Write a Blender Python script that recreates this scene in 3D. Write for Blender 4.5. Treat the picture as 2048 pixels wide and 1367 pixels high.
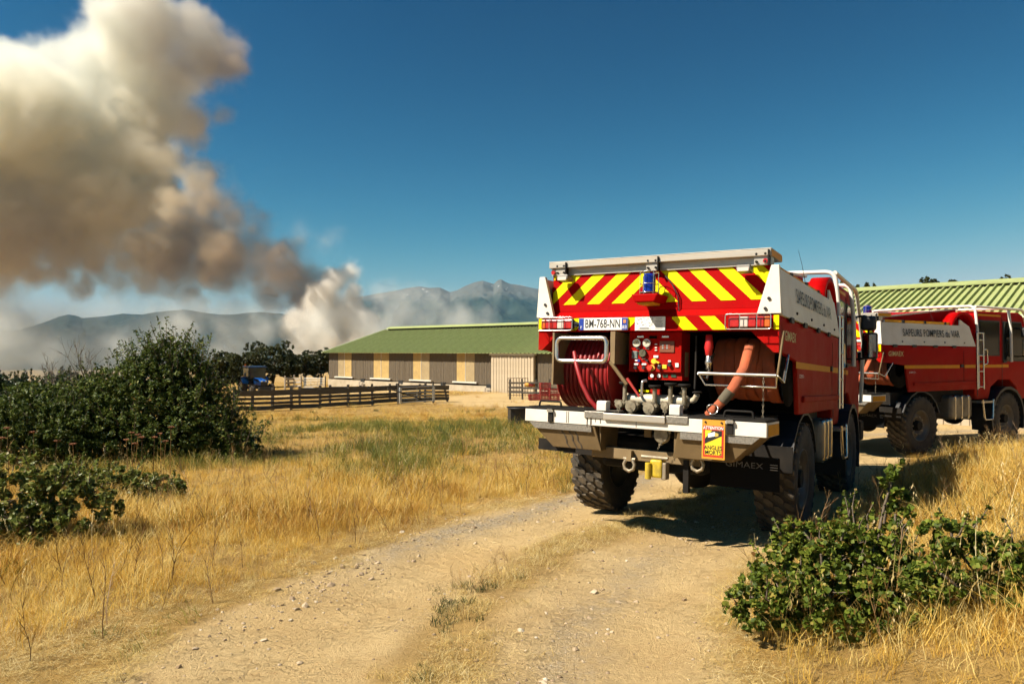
import bpy, bmesh, math, random
import numpy as np
from mathutils import Vector, Matrix, Euler

for o in list(bpy.data.objects):
    bpy.data.objects.remove(o)
SC = bpy.context.scene
COL = SC.collection
R = math.radians
F = 1431.0            # focal length in photograph pixels
CAMZ = 1.70           # eye height
HOR = 700.0           # photograph row of the horizon

# ------------------------------------------------------------------ camera, sky, sun, exposure
cam = bpy.data.cameras.new('camera')
cam.sensor_width = 36.0
cam.lens = 36.0 * F / 2048.0
cam.clip_start = 0.05
cam.clip_end = 60000.0
cam_ob = bpy.data.objects.new('camera', cam)
cam_ob.location = (0, 0, CAMZ)
cam_ob.rotation_euler = (R(90) + math.atan((HOR - 683.5) / F), 0, 0)
COL.objects.link(cam_ob)
SC.camera = cam_ob

SUN_H = Vector((-0.958, -0.287))          # horizontal direction towards the sun
SUN_EL = R(47)
world = bpy.data.worlds.new('World')
SC.world = world
world.use_nodes = True
wn = world.node_tree.nodes
wl = world.node_tree.links
wn.clear()
sky = wn.new('ShaderNodeTexSky')
sky.sky_type = 'NISHITA'
sky.sun_disc = False
sky.sun_elevation = SUN_EL
sky.sun_rotation = math.atan2(SUN_H.x, SUN_H.y)
sky.altitude = 300
sky.air_density = 1.0
sky.dust_density = 0.1
sky.ozone_density = 2.5
# one even grade of the whole sky towards the deep teal of the photograph
sep = wn.new('ShaderNodeSeparateColor')
com = wn.new('ShaderNodeCombineColor')
wl.new(sky.outputs[0], sep.inputs[0])
for ch, (gain, power) in enumerate(((0.036, 3.1), (0.218, 1.84), (0.240, 1.69))):
    pw = wn.new('ShaderNodeMath'); pw.operation = 'POWER'; pw.inputs[1].default_value = power
    ml = wn.new('ShaderNodeMath'); ml.operation = 'MULTIPLY'; ml.inputs[1].default_value = gain
    wl.new(sep.outputs[ch], pw.inputs[0])
    wl.new(pw.outputs[0], ml.inputs[0])
    # soft shoulder: v / sqrt(1 + (v/8)^2)
    sq = wn.new('ShaderNodeMath'); sq.operation = 'MULTIPLY_ADD'; sq.inputs[2].default_value = 64.0
    rt = wn.new('ShaderNodeMath'); rt.operation = 'SQRT'
    dv = wn.new('ShaderNodeMath'); dv.operation = 'DIVIDE'
    m8 = wn.new('ShaderNodeMath'); m8.operation = 'MULTIPLY'; m8.inputs[1].default_value = 8.0
    wl.new(ml.outputs[0], sq.inputs[0]); wl.new(ml.outputs[0], sq.inputs[1])
    wl.new(sq.outputs[0], rt.inputs[0])
    wl.new(ml.outputs[0], m8.inputs[0])
    wl.new(m8.outputs[0], dv.inputs[0]); wl.new(rt.outputs[0], dv.inputs[1])
    wl.new(dv.outputs[0], com.inputs[ch])
bg = wn.new('ShaderNodeBackground')
bg.inputs['Strength'].default_value = 0.05
wo = wn.new('ShaderNodeOutputWorld')
wl.new(com.outputs[0], bg.inputs['Color'])
wl.new(bg.outputs[0], wo.inputs['Surface'])

sun = bpy.data.lights.new('sun', 'SUN')
sun.energy = 5.0
sun.angle = R(0.5)
sun.color = (1.0, 0.91, 0.77)
sun_ob = bpy.data.objects.new('sun', sun)
sd = Vector((SUN_H.x * math.cos(SUN_EL), SUN_H.y * math.cos(SUN_EL), math.sin(SUN_EL)))
sun_ob.rotation_euler = sd.to_track_quat('Z', 'Y').to_euler()
sun_ob.location = (-20, -6, 30)
COL.objects.link(sun_ob)

SC.view_settings.view_transform = 'Standard'
SC.view_settings.look = 'None'
SC.view_settings.exposure = 1.0
SC.view_settings.gamma = 1.0
SC.view_settings.use_curve_mapping = False
SC.render.engine = 'CYCLES'
cy = SC.cycles
cy.use_denoising = True
try:
    cy.denoiser = 'OPENIMAGEDENOISE'
    cy.denoising_input_passes = 'RGB_ALBEDO_NORMAL'
    cy.denoising_prefilter = 'ACCURATE'
except Exception:
    pass
cy.use_adaptive_sampling = True
cy.adaptive_threshold = 0.035
cy.adaptive_min_samples = 24
cy.max_bounces = 8
cy.diffuse_bounces = 1
cy.glossy_bounces = 3
cy.transmission_bounces = 4
cy.transparent_max_bounces = 8
cy.volume_bounces = 6
cy.volume_step_rate = 2.0
cy.volume_max_steps = 256
cy.sample_clamp_indirect = 4.0
cy.caustics_reflective = False
cy.caustics_refractive = False

# ------------------------------------------------------------------ helpers
rng = np.random.default_rng(7)
random.seed(7)

def P(px, py, d):
    """world point at depth d (metres ahead) that stands at photograph pixel px, py"""
    return Vector(((px - 1024.0) / F * d, d, CAMZ + (HOR - py) / F * d))

def nodes_of(m):
    return m.node_tree.nodes, m.node_tree.links

MATS = {}
def mat(name, col, rough=0.6, metal=0.0, col2=None, scale=8.0, detail=5.0, bump=0.0, bscale=None, mixpow=None,
        spec=0.5, coat=0.0, coord='Object', stretch=None, transl=0.0, dirt=None, dirt_amt=0.0, dirt_scale=3.0, dustz=None):
    """procedural principled material: two tones mixed by noise, bump, optional dirt film"""
    if name in MATS:
        return MATS[name]
    m = bpy.data.materials.new(name)
    m.use_nodes = True
    n, l = nodes_of(m)
    b = n['Principled BSDF']
    b.inputs['Roughness'].default_value = rough
    b.inputs['Metallic'].default_value = metal
    b.inputs['Specular IOR Level'].default_value = spec
    b.inputs['Coat Weight'].default_value = coat
    b.inputs['Coat Roughness'].default_value = 0.08
    b.inputs['Base Color'].default_value = (*col, 1)
    tc = n.new('ShaderNodeTexCoord')
    vec = tc.outputs[coord]
    if stretch:
        mp = n.new('ShaderNodeMapping')
        mp.inputs['Scale'].default_value = stretch
        l.new(vec, mp.inputs[0])
        vec = mp.outputs[0]
    cur = None
    if col2 is not None:
        t = n.new('ShaderNodeTexNoise')
        t.inputs['Scale'].default_value = scale
        t.inputs['Detail'].default_value = detail
        t.inputs['Roughness'].default_value = 0.65
        l.new(vec, t.inputs['Vector'])
        rp = n.new('ShaderNodeMapRange')
        lo, hi = mixpow or (0.35, 0.65)
        rp.inputs[1].default_value = lo
        rp.inputs[2].default_value = hi
        l.new(t.outputs[0], rp.inputs[0])
        mx = n.new('ShaderNodeMix')
        mx.data_type = 'RGBA'
        mx.inputs[6].default_value = (*col, 1)
        mx.inputs[7].default_value = (*col2, 1)
        l.new(rp.outputs[0], mx.inputs[0])
        cur = mx.outputs[2]
    if dirt is not None:
        t2 = n.new('ShaderNodeTexNoise')
        t2.inputs['Scale'].default_value = dirt_scale
        t2.inputs['Detail'].default_value = 8
        t2.inputs['Roughness'].default_value = 0.7
        l.new(vec, t2.inputs['Vector'])
        r2 = n.new('ShaderNodeMapRange')
        r2.inputs[1].default_value = 0.42
        r2.inputs[2].default_value = 0.72
        r2.inputs[4].default_value = dirt_amt
        l.new(t2.outputs[0], r2.inputs[0])
        mx2 = n.new('ShaderNodeMix')
        mx2.data_type = 'RGBA'
        mx2.inputs[6].default_value = (*col, 1)
        mx2.inputs[7].default_value = (*dirt, 1)
        l.new(r2.outputs[0], mx2.inputs[0])
        if cur is not None:
            l.new(cur, mx2.inputs[6])
        cur = mx2.outputs[2]
        ra = n.new('ShaderNodeMapRange')
        ra.inputs[3].default_value = rough
        ra.inputs[4].default_value = min(1.0, rough + 0.45)
        l.new(r2.outputs[0], ra.inputs[0])
        l.new(ra.outputs[0], b.inputs['Roughness'])
    if dustz is not None:
        z0, z1, dc, da = dustz
        sp = n.new('ShaderNodeSeparateXYZ'); l.new(tc.outputs['Object'], sp.inputs[0])
        t4 = n.new('ShaderNodeTexNoise'); t4.inputs['Scale'].default_value = 4.0; t4.inputs['Detail'].default_value = 8; t4.inputs['Roughness'].default_value = 0.75
        l.new(tc.outputs['Object'], t4.inputs['Vector'])
        rz_ = n.new('ShaderNodeMapRange'); rz_.inputs[1].default_value = z0; rz_.inputs[2].default_value = z1; rz_.inputs[3].default_value = da; rz_.inputs[4].default_value = 0.0
        l.new(sp.outputs[2], rz_.inputs[0])
        mq = n.new('ShaderNodeMath'); mq.operation = 'MULTIPLY'; l.new(rz_.outputs[0], mq.inputs[0])
        rn_ = n.new('ShaderNodeMapRange'); rn_.inputs[1].default_value = 0.3; rn_.inputs[2].default_value = 0.7; rn_.inputs[3].default_value = 0.2; rn_.inputs[4].default_value = 1.3
        l.new(t4.outputs[0], rn_.inputs[0]); l.new(rn_.outputs[0], mq.inputs[1])
        mx4 = n.new('ShaderNodeMix'); mx4.data_type = 'RGBA'; mx4.inputs[6].default_value = (*col, 1); mx4.inputs[7].default_value = (*dc, 1)
        if cur is not None: l.new(cur, mx4.inputs[6])
        l.new(mq.outputs[0], mx4.inputs[0]); cur = mx4.outputs[2]
    if cur is not None:
        l.new(cur, b.inputs['Base Color'])
    if bump > 0:
        t3 = n.new('ShaderNodeTexNoise')
        t3.inputs['Scale'].default_value = bscale or scale * 3
        t3.inputs['Detail'].default_value = 6
        l.new(vec, t3.inputs['Vector'])
        bm_ = n.new('ShaderNodeBump')
        bm_.inputs['Strength'].default_value = bump
        bm_.inputs['Distance'].default_value = 0.02
        l.new(t3.outputs[0], bm_.inputs['Height'])
        l.new(bm_.outputs[0], b.inputs['Normal'])
    if transl > 0:
        tr = n.new('ShaderNodeBsdfTranslucent')
        ms = n.new('ShaderNodeMixShader')
        ms.inputs[0].default_value = transl
        if cur is not None:
            l.new(cur, tr.inputs['Color'])
        else:
            tr.inputs['Color'].default_value = (*col, 1)
        l.new(b.outputs[0], ms.inputs[1])
        l.new(tr.outputs[0], ms.inputs[2])
        l.new(ms.outputs[0], n['Material Output'].inputs['Surface'])
    MATS[name] = m
    return m

def raw_obj(name, me, m=None, parent=None, loc=None, rot=None):
    o = bpy.data.objects.new(name, me)
    COL.objects.link(o)
    if m is not None and me is not None:
        me.materials.append(m)
    if parent is not None:
        o.parent = parent
    if loc is not None:
        o.location = loc
    if rot is not None:
        o.rotation_euler = rot
    return o

def np_mesh(name, V, Fc, smooth=False):
    """mesh from numpy arrays; Fc (n,k) faces all of one size"""
    me = bpy.data.meshes.new(name)
    V = np.asarray(V, dtype=np.float32)
    Fc = np.asarray(Fc, dtype=np.int32)
    k = Fc.shape[1]
    me.vertices.add(len(V))
    me.vertices.foreach_set('co', V.ravel())
    me.loops.add(Fc.size)
    me.loops.foreach_set('vertex_index', Fc.ravel())
    me.polygons.add(len(Fc))
    me.polygons.foreach_set('loop_start', np.arange(0, Fc.size, k, dtype=np.int32))
    me.polygons.foreach_set('loop_total', np.full(len(Fc), k, dtype=np.int32))
    if smooth:
        me.polygons.foreach_set('use_smooth', np.ones(len(Fc), dtype=bool))
    me.update(calc_edges=True)
    return me

def tag(o, label=None, cat=None, group=None, kind=None):
    if label: o['label'] = label
    if cat: o['category'] = cat
    if group: o['group'] = group
    if kind: o['kind'] = kind
    return o

def empty(name, loc=(0, 0, 0), rz=0.0):
    o = bpy.data.objects.new(name, None)
    o.empty_display_size = 0.2
    COL.objects.link(o)
    o.location = loc
    o.rotation_euler = (0, 0, rz)
    return o

def copy_tree(o, parent=None):
    c = o.copy()
    COL.objects.link(c)
    c.parent = parent
    for ch in list(o.children):
        copy_tree(ch, c)
    return c

class MB:
    """collects simple solids and links them as ONE mesh object"""
    def __init__(s):
        s.v = []; s.f = []; s.sm = []
    def add(s, vs, fs, smooth=False):
        b = len(s.v)
        s.v += [tuple(v) for v in vs]
        s.f += [tuple(b + i for i in f) for f in fs]
        s.sm += [smooth] * len(fs)
        return s
    def box(s, c, d, rot=None):
        cx, cy_, cz = c
        hx, hy, hz = d[0] / 2, d[1] / 2, d[2] / 2
        vs = [Vector((x, y, z)) for x in (-hx, hx) for y in (-hy, hy) for z in (-hz, hz)]
        if rot is not None:
            M = Euler(rot).to_matrix()
            vs = [M @ v for v in vs]
        vs = [v + Vector(c) for v in vs]
        return s.add(vs, [(0, 1, 3, 2), (4, 6, 7, 5), (0, 4, 5, 1), (2, 3, 7, 6), (0, 2, 6, 4), (1, 5, 7, 3)])
    def bx(s, x0, x1, y0, y1, z0, z1):
        return s.box(((x0 + x1) / 2, (y0 + y1) / 2, (z0 + z1) / 2), (abs(x1 - x0), abs(y1 - y0), abs(z1 - z0)))
    def prism(s, poly, axis, a, b):
        """extrude 2D polygon along axis ('x': poly is (y,z); 'y': (x,z); 'z': (x,y)) from a to b"""
        def p3(p, t):
            return {'x': (t, p[0], p[1]), 'y': (p[0], t, p[1]), 'z': (p[0], p[1], t)}[axis]
        n = len(poly)
        vs = [p3(p, a) for p in poly] + [p3(p, b) for p in poly]
        ar = sum(poly[i][0] * poly[(i + 1) % n][1] - poly[(i + 1) % n][0] * poly[i][1] for i in range(n))
        fs = [tuple(range(n)), tuple(range(2 * n - 1, n - 1, -1))]
        fs += [(i, i + n, (i + 1) % n + n, (i + 1) % n) for i in range(n)]
        flip = (ar > 0) != (axis == 'y')
        if (b > a) == (not flip):
            fs = [tuple(reversed(f)) for f in fs]
        return s.add(vs, fs)
    def cyl(s, p0, p1, r, r1=None, n=14, cap=True):
        p0, p1 = Vector(p0), Vector(p1)
        r1 = r if r1 is None else r1
        d = (p1 - p0).normalized()
        u = d.orthogonal().normalized()
        w = d.cross(u)
        vs = []
        for p, rr in ((p0, r), (p1, r1)):
            for i in range(n):
                a = 2 * math.pi * i / n
                vs.append(p + (u * math.cos(a) + w * math.sin(a)) * rr)
        s.add(vs, [(i, (i + 1) % n, (i + 1) % n + n, i + n) for i in range(n)], True)
        if cap:
            s.add(vs[:n], [tuple(range(n - 1, -1, -1))])
            s.add(vs[n:], [tuple(range(n))])
        return s
    def tube(s, pts, r, n=10, closed=False):
        pts = [Vector(p) for p in pts]
        k = len(pts)
        rs = r if isinstance(r, (list, tuple)) else [r] * k
        vs = []
        u = None
        for i, p in enumerate(pts):
            if closed:
                t = pts[(i + 1) % k] - pts[i - 1]
            else:
                t = pts[min(i + 1, k - 1)] - pts[max(i - 1, 0)]
            t.normalize()
            u = t.orthogonal().normalized() if u is None else (u - t * u.dot(t)).normalized()
            w = t.cross(u)
            for j in range(n):
                a = 2 * math.pi * j / n
                vs.append(p + (u * math.cos(a) + w * math.sin(a)) * rs[i])
        fs = []
        for i in range(k if closed else k - 1):
            for j in range(n):
                a, b = i * n + j, i * n + (j + 1) % n
                c, d = ((i + 1) % k) * n + (j + 1) % n, ((i + 1) % k) * n + j
                fs.append((a, b, c, d))
        s.add(vs, fs, True)
        if not closed:
            s.add(vs[:n], [tuple(range(n - 1, -1, -1))])
            s.add(vs[-n:], [tuple(range(n))])
        return s
    def lathe(s, prof, axis='z', c=(0, 0, 0), n=32, smooth=True):
        """prof: list of (r, h); revolved about axis through c"""
        vs = []
        for r, h in prof:
            for i in range(n):
                a = 2 * math.pi * i / n
                x, y = r * math.cos(a), r * math.sin(a)
                p = {'z': (x, y, h), 'x': (h, x, y), 'y': (y, h, x)}[axis]
                vs.append((p[0] + c[0], p[1] + c[1], p[2] + c[2]))
        fs = []
        for k in range(len(prof) - 1):
            for i in range(n):
                fs.append((k * n + i, k * n + (i + 1) % n, (k + 1) * n + (i + 1) % n, (k + 1) * n + i))
        return s.add(vs, fs, smooth)
    def quad(s, a, b, c, d):
        return s.add([a, b, c, d], [(0, 1, 2, 3)])
    def build(s, name, m, parent=None, bevel=0.0, loc=None, rot=None, label=None, seg=2):
        me = bpy.data.meshes.new(name)
        me.from_pydata(s.v, [], s.f)
        me.polygons.foreach_set('use_smooth', s.sm)
        me.update()
        o = raw_obj(name, me, m, parent, loc, rot)
        if bevel > 0:
            bv = o.modifiers.new('bevel', 'BEVEL')
            bv.width = bevel
            bv.segments = seg
            bv.limit_method = 'ANGLE'
            bv.angle_limit = R(40)
        if label:
            o['label'] = label
        return o

def rounded_path(pts, rad, k=5, closed=False):
    """polyline with its corners rounded"""
    pts = [Vector(p) for p in pts]
    n = len(pts)
    out = []
    for i, p in enumerate(pts):
        if not closed and i in (0, n - 1):
            out.append(p)
            continue
        a, b = pts[i - 1], pts[(i + 1) % n]
        da, db = (a - p), (b - p)
        r = min(rad, da.length * 0.45, db.length * 0.45)
        q0, q1 = p + da.normalized() * r, p + db.normalized() * r
        for j in range(k + 1):
            t = j / k
            out.append(q0 * (1 - t) ** 2 + p * 2 * t * (1 - t) + q1 * t * t)
    return out

def text_mesh(body, size, name='lettering', extrude=0.0, spacing=1.0, xscale=1.0, bold=0.0, align='CENTER'):
    cu = bpy.data.curves.new(name, 'FONT')
    cu.body = body
    cu.size = size
    cu.align_x = align
    cu.align_y = 'CENTER'
    cu.space_character = spacing
    cu.offset = bold
    cu.extrude = extrude
    cu.resolution_u = 3
    o = bpy.data.objects.new(name, cu)
    COL.objects.link(o)
    dg = bpy.context.evaluated_depsgraph_get()
    me = bpy.data.meshes.new_from_object(o.evaluated_get(dg))
    bpy.data.objects.remove(o)
    me.transform(Matrix.Diagonal((xscale, 1, 1, 1)))
    me.name = name
    return me

def clump(c, cc, f):
    """pull points c towards their nearest of cc"""
    from mathutils import kdtree
    kd = kdtree.KDTree(len(cc))
    for i, p in enumerate(cc):
        kd.insert(p, i)
    kd.balance()
    j = np.fromiter((kd.find(p)[1] for p in c), dtype=int, count=len(c))
    return c + (cc[j] - c) * f

def fbm(x, y, seed=0, octaves=4, lac=2.03, gain=0.5):
    """smooth value noise on numpy arrays, about -1..1"""
    tot = np.zeros_like(x, dtype=float); amp = 1.0; norm = 0.0
    for o in range(octaves):
        r = np.random.default_rng(seed * 101 + o)
        tab = r.uniform(-1, 1, (256, 256))
        xi = np.floor(x).astype(int); yi = np.floor(y).astype(int)
        fx = x - xi; fy = y - yi
        fx = fx * fx * (3 - 2 * fx); fy = fy * fy * (3 - 2 * fy)
        g = lambda i, j: tab[(xi + i) & 255, (yi + j) & 255]
        v = (g(0, 0) * (1 - fx) + g(1, 0) * fx) * (1 - fy) + (g(0, 1) * (1 - fx) + g(1, 1) * fx) * fy
        tot += amp * v; norm += amp
        amp *= gain; x = x * lac + 17.3; y = y * lac + 5.7
    return tot / norm

def smooth(a, b, t):
    t = np.clip((t - a) / (b - a), 0, 1)
    return t * t * (3 - 2 * t)

# ------------------------------------------------------------------ terrain
CL = np.array([(-1.2, -6.0), (-0.75, 0.0), (-0.6, 2.0), (-0.45, 4.0), (0.05, 5.7), (0.78, 7.1), (1.75, 8.4), (3.4, 10.9), (5.2, 13.4),
               (8.0, 15.9), (12.0, 18.4), (18.0, 22.0), (30.0, 28.0)])
def _dense(c, step=0.1):
    out = []
    n = len(c)
    for i in range(n - 1):
        p0, p1, p2, p3 = c[max(i - 1, 0)], c[i], c[i + 1], c[min(i + 2, n - 1)]
        m = max(2, int(np.hypot(*(p2 - p1)) / step))
        for t in np.linspace(0, 1, m, endpoint=False):
            out.append(0.5 * ((2 * p1) + (-p0 + p2) * t + (2 * p0 - 5 * p1 + 4 * p2 - p3) * t * t + (-p0 + 3 * p1 - 3 * p2 + p3) * t ** 3))
    return np.array(out)
CD = _dense(CL)
CT = np.gradient(CD, axis=0)
CT /= np.linalg.norm(CT, axis=1)[:, None]

def track_coords(x, y):
    """signed offset from the track's centre line (right positive) and the distance along it"""
    shp = np.shape(x)
    x = np.ravel(x); y = np.ravel(y)
    off = np.full(len(x), 99.0); idx = np.zeros(len(x))
    near = np.where((x > -12) & (x < 40) & (y < 40) & (y > -10))[0]
    for s in range(0, len(near), 20000):
        k = near[s:s + 20000]
        dx = x[k, None] - CD[None, :, 0]; dy = y[k, None] - CD[None, :, 1]
        d2 = dx * dx + dy * dy
        j = np.argmin(d2, axis=1)
        i_ = np.arange(len(k))
        sg = np.sign(dx[i_, j] * CT[j, 1] - dy[i_, j] * CT[j, 0])
        off[k] = sg * np.sqrt(d2[i_, j]); idx[k] = j + np.clip((dx[i_, j] * CT[j, 0] + dy[i_, j] * CT[j, 1]) / 0.1, -1, 1)
    return off.reshape(shp), (idx * 0.1).reshape(shp)

_ZY = [-50, 0, 3, 8, 11.3, 14, 18, 25, 37, 60, 75, 110, 210, 900, 60000]
_ZZ = [0.05, 0.02, 0.0, -0.17, -0.34, -0.34, -0.38, -0.82, -1.30, -1.62, -1.75, -2.6, -17.0, -50.0, -52.0]

def ground_z(x, y, off=None):
    x = np.asarray(x, float); y = np.asarray(y, float)
    if off is None:
        off, _ = track_coords(x, y)
    r = np.where(y > 0, np.sqrt(y * y + 0.25 * x * x), y)
    z = np.interp(r, _ZY, _ZZ)
    z = z + 0.10 * fbm(x / 9.0, y / 9.0, 3, 3) * smooth(2, 12, np.abs(off)) 
    z = z + 0.035 * fbm(x / 1.3, y / 1.3, 4, 3) * smooth(0.9, 2.5, np.abs(off))
    # ruts with a low crown between them, and the bank right of the track
    near = smooth(60, 30, y)
    z = z - 0.045 * near * (np.exp(-((np.abs(off) - 0.9) / 0.42) ** 2))
    z = z + 0.012 * near * fbm(x / 0.25, y / 0.25, 5, 3)
    bank = smooth(1.5, 4.6, off) * (off < 90) * smooth(20, 11.5, y + 0.25 * x) * smooth(1.0, 3.5, y)
    z = z + 0.66 * bank
    # far left field falls a little towards the tractor
    z = z - 0.55 * smooth(-10, -26, x) * smooth(35, 62, y) * smooth(150, 90, y)
    return z

def gz(x, y):
    return float(ground_z(np.array([x]), np.array([y]))[0])

def yard_mask(x, y):
    """bare earth of the farmyard behind the field and round the fire trucks"""
    n = fbm(x / 3.0, y / 3.0, 11, 3)
    a = smooth(1.25, 0.8, np.hypot((x - 1.5) / 6.0, (y - 46) / 10.5) + 0.25 * n)
    b = smooth(1.25, 0.85, np.hypot((x - 13.0) / 9.5, (y - 20.5) / 6.5) + 0.2 * n)
    c = smooth(1.2, 0.8, np.hypot((x + 15) / 9.0, (y - 56) / 3.2) + 0.35 * n)
    return np.clip(np.maximum(np.maximum(a, b), c * 0.9), 0, 1)

def axis_coords(lo, a, b, hi, step, g):
    mid = np.arange(a, b, step)
    up = [b]
    s = step
    while up[-1] < hi:
        s *= g
        up.append(up[-1] + s)
    dn = [a]
    s = step
    while dn[-1] > lo:
        s *= g
        dn.append(dn[-1] - s)
    return np.array(sorted(set(dn[1:] + list(mid) + up)))

gx = axis_coords(-20000, -6.5, 6.5, 20000, 0.055, 1.045)
gy = axis_coords(-60, 2.2, 11.5, 40000, 0.055, 1.035)
GX, GY = np.meshgrid(gx, gy)
OFF, ALONG = track_coords(GX, GY)
GZ = ground_z(GX, GY, OFF)
nx, ny = len(gx), len(gy)
ii = np.arange(nx * ny).reshape(ny, nx)
faces = np.stack([ii[:-1, :-1], ii[:-1, 1:], ii[1:, 1:], ii[1:, :-1]], -1).reshape(-1, 4)
me = np_mesh('ground', np.stack([GX, GY, GZ], -1).reshape(-1, 3), faces, True)
edge = 0.16 * fbm(GX / 0.8, GY / 0.8, 21, 4)
rut = smooth(1.70, 1.50, np.abs(OFF) + edge) * (1 - 0.75 * smooth(0.36, 0.12, np.abs(OFF) + edge * 1.6)) 
rut = np.maximum(rut, yard_mask(GX, GY))
gravel = np.exp(-((OFF + 1.35 + edge) / 0.24) ** 2) * smooth(5.0, 7.5, GY) + 0.55 * np.exp(-((OFF - 0.75 + edge) / 0.22) ** 2) * smooth(3.0, 4.0, GY) * smooth(7.5, 6, GY)
for nm, arr in (('rut', rut), ('gravel', gravel), ('off', np.clip(OFF, -50, 50)), ('along', ALONG)):
    at = me.attributes.new(nm, 'FLOAT', 'POINT')
    at.data.foreach_set('value', np.ascontiguousarray(arr, dtype=np.float32).ravel())

def ground_material():
    m = bpy.data.materials.new('ground_soil')
    m.use_nodes = True
    n, l = nodes_of(m)
    b = n['Principled BSDF']
    b.inputs['Roughness'].default_value = 0.95
    b.inputs['Specular IOR Level'].default_value = 0.15
    geo = n.new('ShaderNodeNewGeometry')
    def attr(nm):
        a = n.new('ShaderNodeAttribute'); a.attribute_name = nm
        return a.outputs['Fac']
    def noise(sc, det=6, rough=0.6, vec=None):
        t = n.new('ShaderNodeTexNoise')
        t.inputs['Scale'].default_value = sc
        t.inputs['Detail'].default_value = det
        t.inputs['Roughness'].default_value = rough
        l.new(vec or geo.outputs['Position'], t.inputs['Vector'])
        return t.outputs[0]
    def rmp(s, a, b_, c=0.0, d=1.0):
        r = n.new('ShaderNodeMapRange')
        for i, v in ((1, a), (2, b_), (3, c), (4, d)):
            r.inputs[i].default_value = v
        l.new(s, r.inputs[0])
        return r.outputs[0]
    def mix(f, c0, c1):
        x = n.new('ShaderNodeMix'); x.data_type = 'RGBA'
        for sock, c in ((6, c0), (7, c1)):
            if isinstance(c, tuple): x.inputs[sock].default_value = (*c, 1)
            else: l.new(c, x.inputs[sock])
        if isinstance(f, float): x.inputs[0].default_value = f
        else: l.new(f, x.inputs[0])
        return x.outputs[2]
    def math_(op, a, b_):
        x = n.new('ShaderNodeMath'); x.operation = op
        for i, v in ((0, a), (1, b_)):
            if isinstance(v, (int, float)): x.inputs[i].default_value = v
            else: l.new(v, x.inputs[i])
        return x.outputs[0]
    dirt = mix(rmp(noise(0.9), 0.35, 0.65), (0.54, 0.37, 0.165), (0.62, 0.45, 0.22))
    dirt = mix(rmp(noise(14, 8, 0.75), 0.5, 0.75), dirt, (0.45, 0.29, 0.12))
    dirt = mix(rmp(noise(60, 3, 0.6), 0.6, 0.72), dirt, (0.36, 0.22, 0.085))
    dirt = mix(rmp(noise(95, 2, 0.5), 0.68, 0.76), dirt, (0.66, 0.55, 0.38))
    grav = mix(rmp(noise(45, 4, 0.8), 0.4, 0.62), (0.30, 0.23, 0.14), (0.58, 0.50, 0.38))
    gf = math_('MULTIPLY', attr('gravel'), rmp(noise(7, 6, 0.8), 0.35, 0.6))
    dirt = mix(gf, dirt, grav)
    straw = mix(rmp(noise(1.2), 0.4, 0.6), (0.42, 0.26, 0.075), (0.31, 0.19, 0.058))
    straw = mix(rmp(noise(24, 8, 0.8), 0.5, 0.8), straw, (0.50, 0.34, 0.13))
    col = mix(attr('rut'), straw, dirt)
    l.new(col, b.inputs['Base Color'])
    # tyre-pressed crumbs: ribs across the ruts, clods and cracks
    cb = n.new('ShaderNodeCombineXYZ')
    l.new(attr('off'), cb.inputs[0]); l.new(attr('along'), cb.inputs[1])
    mp = n.new('ShaderNodeMapping'); mp.inputs['Scale'].default_value = (3.2, 8.0, 1)
    l.new(geo.outputs['Position'], mp.inputs[0])
    vr = n.new('ShaderNodeTexVoronoi'); vr.feature = 'DISTANCE_TO_EDGE'
    vr.inputs['Scale'].default_value = 1.6
    nz = n.new('ShaderNodeTexNoise'); nz.inputs['Scale'].default_value = 1.5; nz.inputs['Detail'].default_value = 5
    l.new(mp.outputs[0], nz.inputs['Vector'])
    va = n.new('ShaderNodeVectorMath'); va.operation = 'MULTIPLY_ADD'
    va.inputs[1].default_value = (1.6, 1.6, 1.6)
    l.new(nz.outputs['Color'], va.inputs[0]); l.new(mp.outputs[0], va.inputs[2])
    l.new(va.outputs[0], vr.inputs['Vector'])
    crack = rmp(vr.outputs['Distance'], 0.0, 0.05)
    crack = math_('MAXIMUM', crack, rmp(noise(1.7, 3), 0.40, 0.55, 1.0, 0.0))
    hgt = math_('ADD', math_('MULTIPLY', crack, 0.7), math_('MULTIPLY', noise(30, 8, 0.75), 1.3))
    hgt = math_('ADD', hgt, math_('MULTIPLY', noise(110, 4, 0.7), 0.45))
    hgt = math_('ADD', hgt, math_('MULTIPLY', math_('MULTIPLY', noise(55, 3, 0.5), gf), 1.6))
    # lug prints of tyres along the two wheel lines
    ao = math_('ABSOLUTE', attr('off'), 0)
    d9 = math_('ABSOLUTE', math_('SUBTRACT', ao, 0.92), 0)
    ph = math_('ADD', math_('MULTIPLY', attr('along'), 62.0), math_('MULTIPLY', d9, 34.0))
    lug = rmp(math_('SINE', ph, 0), -0.2, 0.5)
    lug = math_('MULTIPLY', lug, rmp(d9, 0.30, 0.22))
    lug = math_('MULTIPLY', lug, rmp(noise(1.1, 4, 0.7), 0.42, 0.58))
    hgt = math_('ADD', hgt, math_('MULTIPLY', lug, 0.2))
    bp = n.new('ShaderNodeBump')
    bp.inputs['Strength'].default_value = 0.85
    bp.inputs['Distance'].default_value = 0.04
    l.new(hgt, bp.inputs['Height'])
    l.new(bp.outputs[0], b.inputs['Normal'])
    return m
ground = raw_obj('ground', me, ground_material())
tag(ground, kind='structure')

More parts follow.
